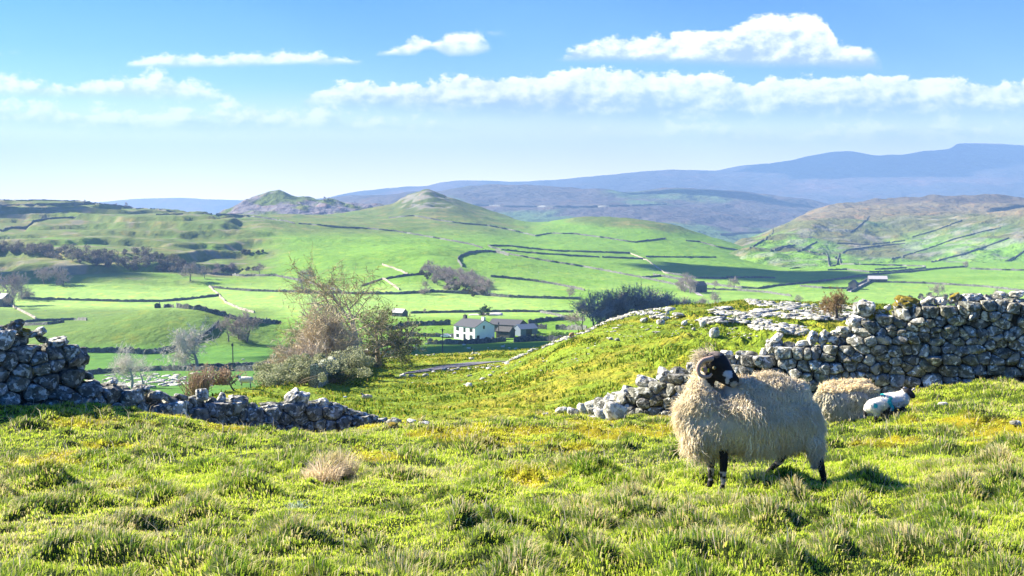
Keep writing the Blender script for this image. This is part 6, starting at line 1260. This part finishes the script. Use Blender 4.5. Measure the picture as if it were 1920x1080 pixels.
    for (a, b) in ((1305.5, 681), (1316.5, 683)):
        m = MB(); box(m, e(a, b, -.162), (.010, .006, .026), 0.2, (0.85, 0.62, 0.03)); m.build('ear_tag', M['skin'], er, False)
    m = MB(); m.add(q * .0135 + np.array(e(1329, 679.5, -.132)), f, (0.20, 0.17, 0.07)); ey = m.build('eye', M['horn'], root)
    m = MB(); m.add(q * np.array([.008, .004, .0035]) + np.array(e(1329.3, 679.5, -.145)), f, (0.01, 0.01, 0.01)); m.build('pupil', M['glass'], ey)
    # tousled wool on the poll and down the cheek
    m = MB(); r2 = np.random.RandomState(3); pv = HD + np.stack([-.085 + .028 * r2.randn(400), .03 + .03 * r2.randn(400), .020 + .028 * r2.randn(400)], 1)
    nv = pv - HD; nv /= np.linalg.norm(nv, axis=1)[:, None]
    locks(m, pv, nv, 380, r2, lambda p, nr: 0.055 + 0 * p[:, 0], lambda p, nr, r: np.tile([[0.85, 0.78, 0.62]], (len(p), 1)) * (0.7 + 0.6 * r.rand(len(p), 1)), 0.0035, 6, 0.012, 0.0, 0.9, 3)
    m.build('forelock', M['wool'], root)
    return root
make_ewe()

# lying ewe beyond, and the two lambs
S2 = 14.0 / F
def rest_ewe():
    cx, cy = 1590, 790; o = PT(cx, cy, 14.1); gz = drop(o[0], 14.1, ('ground',)).z
    root = empty('sheep', (float(o[0]), 14.1, gz)); tag(root, 'woolly ewe with her head hidden, resting against the foot of the right wall', 'sheep'); rr = np.random.RandomState(4)
    k = 14.1 / F; fz = (790 - 707) * k
    def c(px, py, r, y=0.0): return ((px - cx) * k, y, (788 - py) * k, r)
    ch = [[c(1558, 750, .22), c(1590, 748, .25), c(1620, 748, .22)], [c(1570, 765, .19, -.05), c(1615, 765, .18, -.05)], [c(1585, 730, .13, .0), c(1620, 727, .12, .05)]]
    V, Fq, N_ = remesh_blob(ch + [[c(1625, 745, .12, .1), c(1650, 760, .07, .22), c(1660, 770, .05, .28)], [c(1575, 775, .08, -.1), c(1568, 786, .04, -.16)], [c(1608, 775, .07, -.1), c(1602, 786, .035, -.15)]], 0.025, 6)
    col = np.tile([[0.45, 0.40, 0.30]], (len(V), 1)); col[V[:, 2] < .09] = (0.02, 0.02, 0.02); mb = MB(); mb.add(V, Fq, col); mb.build('body', M['skin'], root)  # legs and underside black, with the shadow beneath her put into the colour
    V2, F2, N2 = remesh_blob(ch, 0.022, 8); mb = MB(); mb.add(V2, F2, (0.42, 0.38, 0.27))
    def CF(p, nr, r): return lerp(np.array([[0.66, 0.61, 0.46]]), np.array([[0.92, 0.87, 0.70]]), r.rand(len(p)))
    locks(mb, V2, N2, 7000, rr, lambda p, nr: 0.10 - 0.04 * np.clip(nr[:, 2], 0, 1), CF, .009, 6, .012, .9, .25, 3, V2[:, 2] > .08)
    locks(mb, V2, N2, 1600, rr, lambda p, nr: 0.06 + 0 * p[:, 0], lambda p, nr, r: CF(p, nr, r) * np.array([1.35, 1.25, 1.1]), .009, 6, .016, -.3, .8, 3, (N2[:, 2] > .6) & (V2[:, 2] > .40))
    mb.build('fleece', M['wool'], root)
rest_ewe()
TEAL = (0.02, 0.42, 0.40)
def lamb(px0, py0, Y, chains_fl, chains_dark, label, spots, hd, ears, kx=1.0):
    """px0, py0: foot pixel; chains in pixels relative to the photo"""
    o = PT(px0, py0, Y); g = drop(o[0], Y, ('ground',)); k = Y / F; dz = (PT(px0, py0, Y)[2] - g.z); root = empty('lamb', g[:]); tag(root, label, 'lamb')
    def c(px, py, r, y=0.0): return ((px - px0) * k, y, (py0 - py) * k + dz, r)
    V, Fq, N_ = remesh_blob([[c(*q) for q in ch] for ch in chains_fl + chains_dark], 0.009, 5); px = px0 + V[:, 0] / k; py = py0 - (V[:, 2] - dz) / k
    col = np.tile([[0.72, 0.70, 0.63]], (len(V), 1)) * (1 + 0.25 * vn3(V * 60, 5)[:, None])
    for ch in chains_dark:
        for a, b in zip(ch[:-1], ch[1:]):
            A = np.array(c(*a)); B = np.array(c(*b)); t_ = np.clip(((V - A[:3]) @ (B[:3] - A[:3])) / max(1e-6, ((B - A)[:3] ** 2).sum()), 0, 1)[:, None]; dist = np.linalg.norm(V - (A[:3] * (1 - t_) + B[:3] * t_), axis=1); m = dist < (A[3] * (1 - t_[:, 0]) + B[3] * t_[:, 0]) * 1.12
            col[m] = np.array([0.022, 0.02, 0.02])
    for (sx, sy, rx_, ry_) in spots: m = (((px - sx) / rx_) ** 2 + ((py - sy) / ry_) ** 2 < 1) & (V[:, 1] < 0.06); col[m] = TEAL
    n = vn3(V * 40, 8); m = (py > py0 - 9) & (n > 0.08) & (col[:, 0] < .1); col[m] = (0.35, 0.33, 0.31)
    mb = MB(); mb.add(V, Fq, col); mb.build('body', M['skin'], root)
    mb = MB(); rr = np.random.RandomState(int(px0)); wm = (col[:, 0] > .3) | (np.abs(col - np.array(TEAL)).sum(1) < .05)
    ci = {}
    def CF(p, nr, r):
        idx = np.nonzero(wm)[0]; return col[idx[r.randint(len(idx), size=len(p))]] if False else np.array([col[np.argmin(((V - q) ** 2).sum(1))] for q in p]) * (0.85 + 0.35 * r.rand(len(p), 1))
    locks(mb, V, N_, 1500, rr, lambda p, nr: 0.024 + 0 * p[:, 0], CF, .0045, 5, .006, .4, .5, 3, wm); mb.build('fleece', M['wool'], root)
    q, f = ICO[2]
    for (a, b, y, w, h, r) in ears:
        m = MB(); e_ = q * np.array([w * k, .010, h * k]) @ rotm(0, math.radians(r), 0).T; m.add(e_ + np.array(c(a, b, 0, y)[:3]), f, (0.45, 0.42, 0.42)); m.build('ear', M['skin'], root)
lamb(1650, 784, 13.5, [[(1636, 761, .095), (1650, 757, .095), (1660, 757, .085)], [(1660, 757, .075), (1667, 763, .06, -.03)], [(1640, 765, .07, -.03), (1642, 776, .04, -.03)], [(1628, 764, .055, .02), (1625, 772, .035, .03)]],
     [[(1668, 764, .050, -.05), (1674, 769, .045, -.07), (1681, 775, .032, -.09)], [(1642, 776, .032, -.03), (1641, 784, .026, -.03)], [(1624, 772, .03, .03), (1623, 783, .022, .03)], [(1660, 768, .035, -.04), (1661, 782, .020, -.05)], [(1655, 768, .035, .03), (1656, 782, .020, .03)]],
     'white lamb with teal spots and black legs, crouching in front with its head down', [(1636.5, 758, 4.2, 4.2), (1665, 752, 5, 6), (1668, 760, 3, 7)], None, [(1679, 760, -.09, 4.5, 1.6, 4), (1666, 765, -.09, 1.8, 4.5, 25)])
lamb(1680, 776, 14.2, [[(1655, 752, .11), (1675, 751, .12), (1690, 748, .11)], [(1690, 746, .10), (1699, 737, .075)]],
     [[(1699, 733, .055, -.02), (1705, 737, .045, -.05), (1708, 741, .032, -.07)], [(1672, 770, .05, -.05), (1665, 774, .03, -.1)], [(1690, 768, .05, -.05), (1698, 774, .025, -.1)]],
     'white lamb with a black face lying behind the spotted one, looking right', [(1652, 740, 5, 3.5), (1664, 744, 4, 3.5), (1649, 735, 3, 3)], None, [(1695, 726, -.02, 4.2, 1.8, 15), (1712, 729, .0, 4.5, 1.8, -35)])

# the flock farther off
def far_sheep_mesh(pose, seed, colb=(0.60, 0.57, 0.48), face=(0.04, 0.04, 0.04), lamb_=False):
    """about a metre long, facing -x"""
    a = 0.62 if lamb_ else 1.0; zt = 0.0
    if pose == 'stand': ch = [[(-.30, 0, .58, .20), (0, 0, .57, .24), (.32, 0, .58, .20)]]; hd = [[(-.40, 0, .70, .12), (-.50, 0, .80, .09), (-.66, 0, .74, .05)]]; lg = [(-.28, .1), (-.28, -.1), (.30, .1), (.32, -.1)]
    elif pose == 'graze': ch = [[(-.30, 0, .56, .20), (0, 0, .57, .24), (.32, 0, .60, .20)]]; hd = [[(-.42, 0, .50, .12), (-.55, 0, .30, .08), (-.62, 0, .12, .045)]]; lg = [(-.26, .1), (-.30, -.1), (.30, .1), (.34, -.1)]
    else: ch = [[(-.30, 0, .22, .20), (0, 0, .22, .23), (.32, 0, .20, .19)]]; hd = [[(-.38, 0, .38, .11), (-.46, 0, .50, .08), (-.60, 0, .46, .05)]]; lg = []
    lc = [[(x, y, .42, .07), (x, y, .22, .035), (x + .01, y, .03, .03)] for x, y in lg]
    V, Fq, N_ = remesh_blob(ch + hd + lc, 0.035, 4); V = V + N_ * (0.025 * vn3(V * 22, seed))[:, None]
    col = np.tile([colb], (len(V), 1)) * (1 + 0.3 * vn3(V * 15, seed)[:, None])
    hp = np.array(hd[0][1][:3]); m = (V[:, 0] < hp[0] + .03); col[m] = face
    if lg: col[V[:, 2] < .30] = np.where((V[:, 2] < .30)[:, None], np.array(face) * 2, col)[V[:, 2] < .30]
    if pose == 'graze': col[(V[:, 0] < -.5)] = face
    mb = MB(); mb.add(V * a, Fq, col); return mb
SPX = {}
def fsheep(px, py, wpx, pose, flip, label, group=None, only=None, ymin=35, var='', colb=(0.60, 0.57, 0.48), face=(0.04, 0.04, 0.04), cat='sheep', turn=0.0):
    g = hitd(px, py, ymin, only); sc = wpx * g.y / F / 1.05; key = (pose, var)
    if key not in SPX:
        SPX[key] = far_sheep_mesh(pose, len(SPX) + 3, colb, face).build(cat, M['wool'] if False else M['skin']); o = SPX[key]
    else: o = SPX[key].copy(); COL.objects.link(o)
    o.name = cat; o.location = g; o.scale = (sc,) * 3; o.rotation_euler = (0, 0, (math.pi if flip else 0.0) + turn); return tag(o, label, cat, group)
HL = ('hillside',)
fsheep(461, 727, 30, 'stand', False, 'cream ewe standing side on at the left edge of the sunny field, below the bushes', only=HL, var='w', colb=(0.72, 0.66, 0.52))
fsheep(568, 717, 13, 'stand', False, 'left of two small lambs walking beside the blossoming hedge', None, HL, cat='lamb', var='l', colb=(.75, .73, .68))
fsheep(584, 717, 14, 'stand', False, 'right of two small lambs walking beside the blossoming hedge', None, HL, cat='lamb', var='l', colb=(.75, .73, .68))
fsheep(688, 748, 22, 'lie', False, 'buff sheep with a reddish rump lying in the middle of the sunny field', None, HL, var='b', colb=(.52, .44, .33))
fsheep(647, 746, 8, 'lie', False, 'tiny white lamb curled up left of the lying buff sheep', None, HL, cat='lamb', var='l', colb=(.80, .78, .76))
fsheep(1072, 636, 17, 'graze', False, 'sandy brown sheep grazing on the stony skyline of the knoll', None, HL, var='r', colb=(.42, .25, .12), turn=1.1)
fsheep(707, 671, 17, 'graze', True, 'cream ewe grazing at the end of the boundary wall by the tall trees', None, HL, var='w', colb=(.72, .66, .52))
fsheep(721, 671, 7, 'stand', True, 'tiny lamb right of the ewe at the end of the boundary wall', None, HL, cat='lamb', var='l')
A_ = 'sheep in the field below the farmhouse'; B_ = 'sheep by the doubled walls at the left'; rr = np.random.RandomState(9)
for (px, py, w, ps, lb) in [(781, 650, 6, 'stand', 'sheep at the end of the left wall stretch below the farmhouse'), (779, 653, 5, 'lie', 'sheep lying just below the one at the left wall stretch'), (799, 648, 6, 'graze', 'sheep grazing in the gap between the wall stretches'), (791, 659, 6, 'stand', 'sheep left of the dark pole, low in the green field'), (870, 650, 7, 'graze', 'sheep close under the reddish patch of wall below the farmhouse'), (879, 657, 8, 'stand', 'dark faced sheep in the middle of the green field below the farmhouse'),
      (886, 656, 3.5, 'lie', 'tiny lamb beside the middle sheep below the farmhouse'), (943, 654, 8, 'stand', 'largest pale sheep right of centre in the green field below the farmhouse'), (955, 655, 5, 'stand', 'darker sheep between the two pale ones at the right of the green field'), (967, 655, 7, 'lie', 'pale sheep lying at the right of the green field'), (915, 653, 3.5, 'lie', 'tiny pale lamb alone in the centre right of the green field'), (1001, 651, 3, 'stand', 'tiny pale sheep nearest the knoll in the green field'), (946, 648, 3, 'stand', 'tiny sheep under the wall corner in the green field')]:
    fsheep(px, py, w, ps, rr.rand() < .5, lb, A_, VALL, 200, 'w', colb=(.72, .66, .52))
for (px, py, w, ps, lb) in [(410, 684, 5, 'graze', 'sheep left of the thin pale pole'), (443, 683, 5, 'stand', 'sheep just right of the thin pale pole'), (456, 677, 6, 'graze', 'highest sheep right of the thin pale pole'), (473, 686, 5, 'stand', 'third sheep right of the thin pale pole'), (495, 684, 4, 'lie', 'fourth sheep right of the thin pale pole'), (516, 681, 4, 'stand', 'farthest right sheep above the doubled walls')]:
    fsheep(px, py, w, ps, rr.rand() < .5, lb, B_, VALL, 200, 'w')
k = 0
for (px, py) in [(330, 636), (880, 575), (1125, 505), (1171, 514), (470, 534), (530, 533), (1020, 577), (1200, 535), (1235, 533), (1010, 512), (1405, 592), (160, 588), (85, 583), (1660, 560), (1610, 560), (905, 577)]:
    fsheep(px, py, 2.2, 'graze', k % 2 == 0, 'tiny pale speck of a sheep far off in the bright valley fields', 'distant sheep dotted over the valley fields', VALL, 200, 'w'); k += 1
# ------------------------------------------------------------------ haze
zlow = min(float(o.matrix_world.translation.z + min((v.co.z for v in o.data.vertices), default=0)) for o in scene.objects if o.type == 'MESH' and o.get('kind') == 'structure')
mh = bpy.data.materials.new('haze_air'); mh.use_nodes = True; t = mh.node_tree; t.nodes.clear()
ho = t.nodes.new('ShaderNodeOutputMaterial'); pv = t.nodes.new('ShaderNodeVolumePrincipled'); t.links.new(pv.outputs[0], ho.inputs['Volume'])
pv.inputs['Color'].default_value = HAZE_COL; pv.inputs['Density'].default_value = HAZE_D; pv.inputs['Anisotropy'].default_value = 0.0
mb = MB(); box(mb, (0, 4800, (zlow - 1 + 620) / 2), (19000, 9640, 620 - zlow + 1)); hz = mb.build('haze', mh, None, False); hz['kind'] = 'stuff'
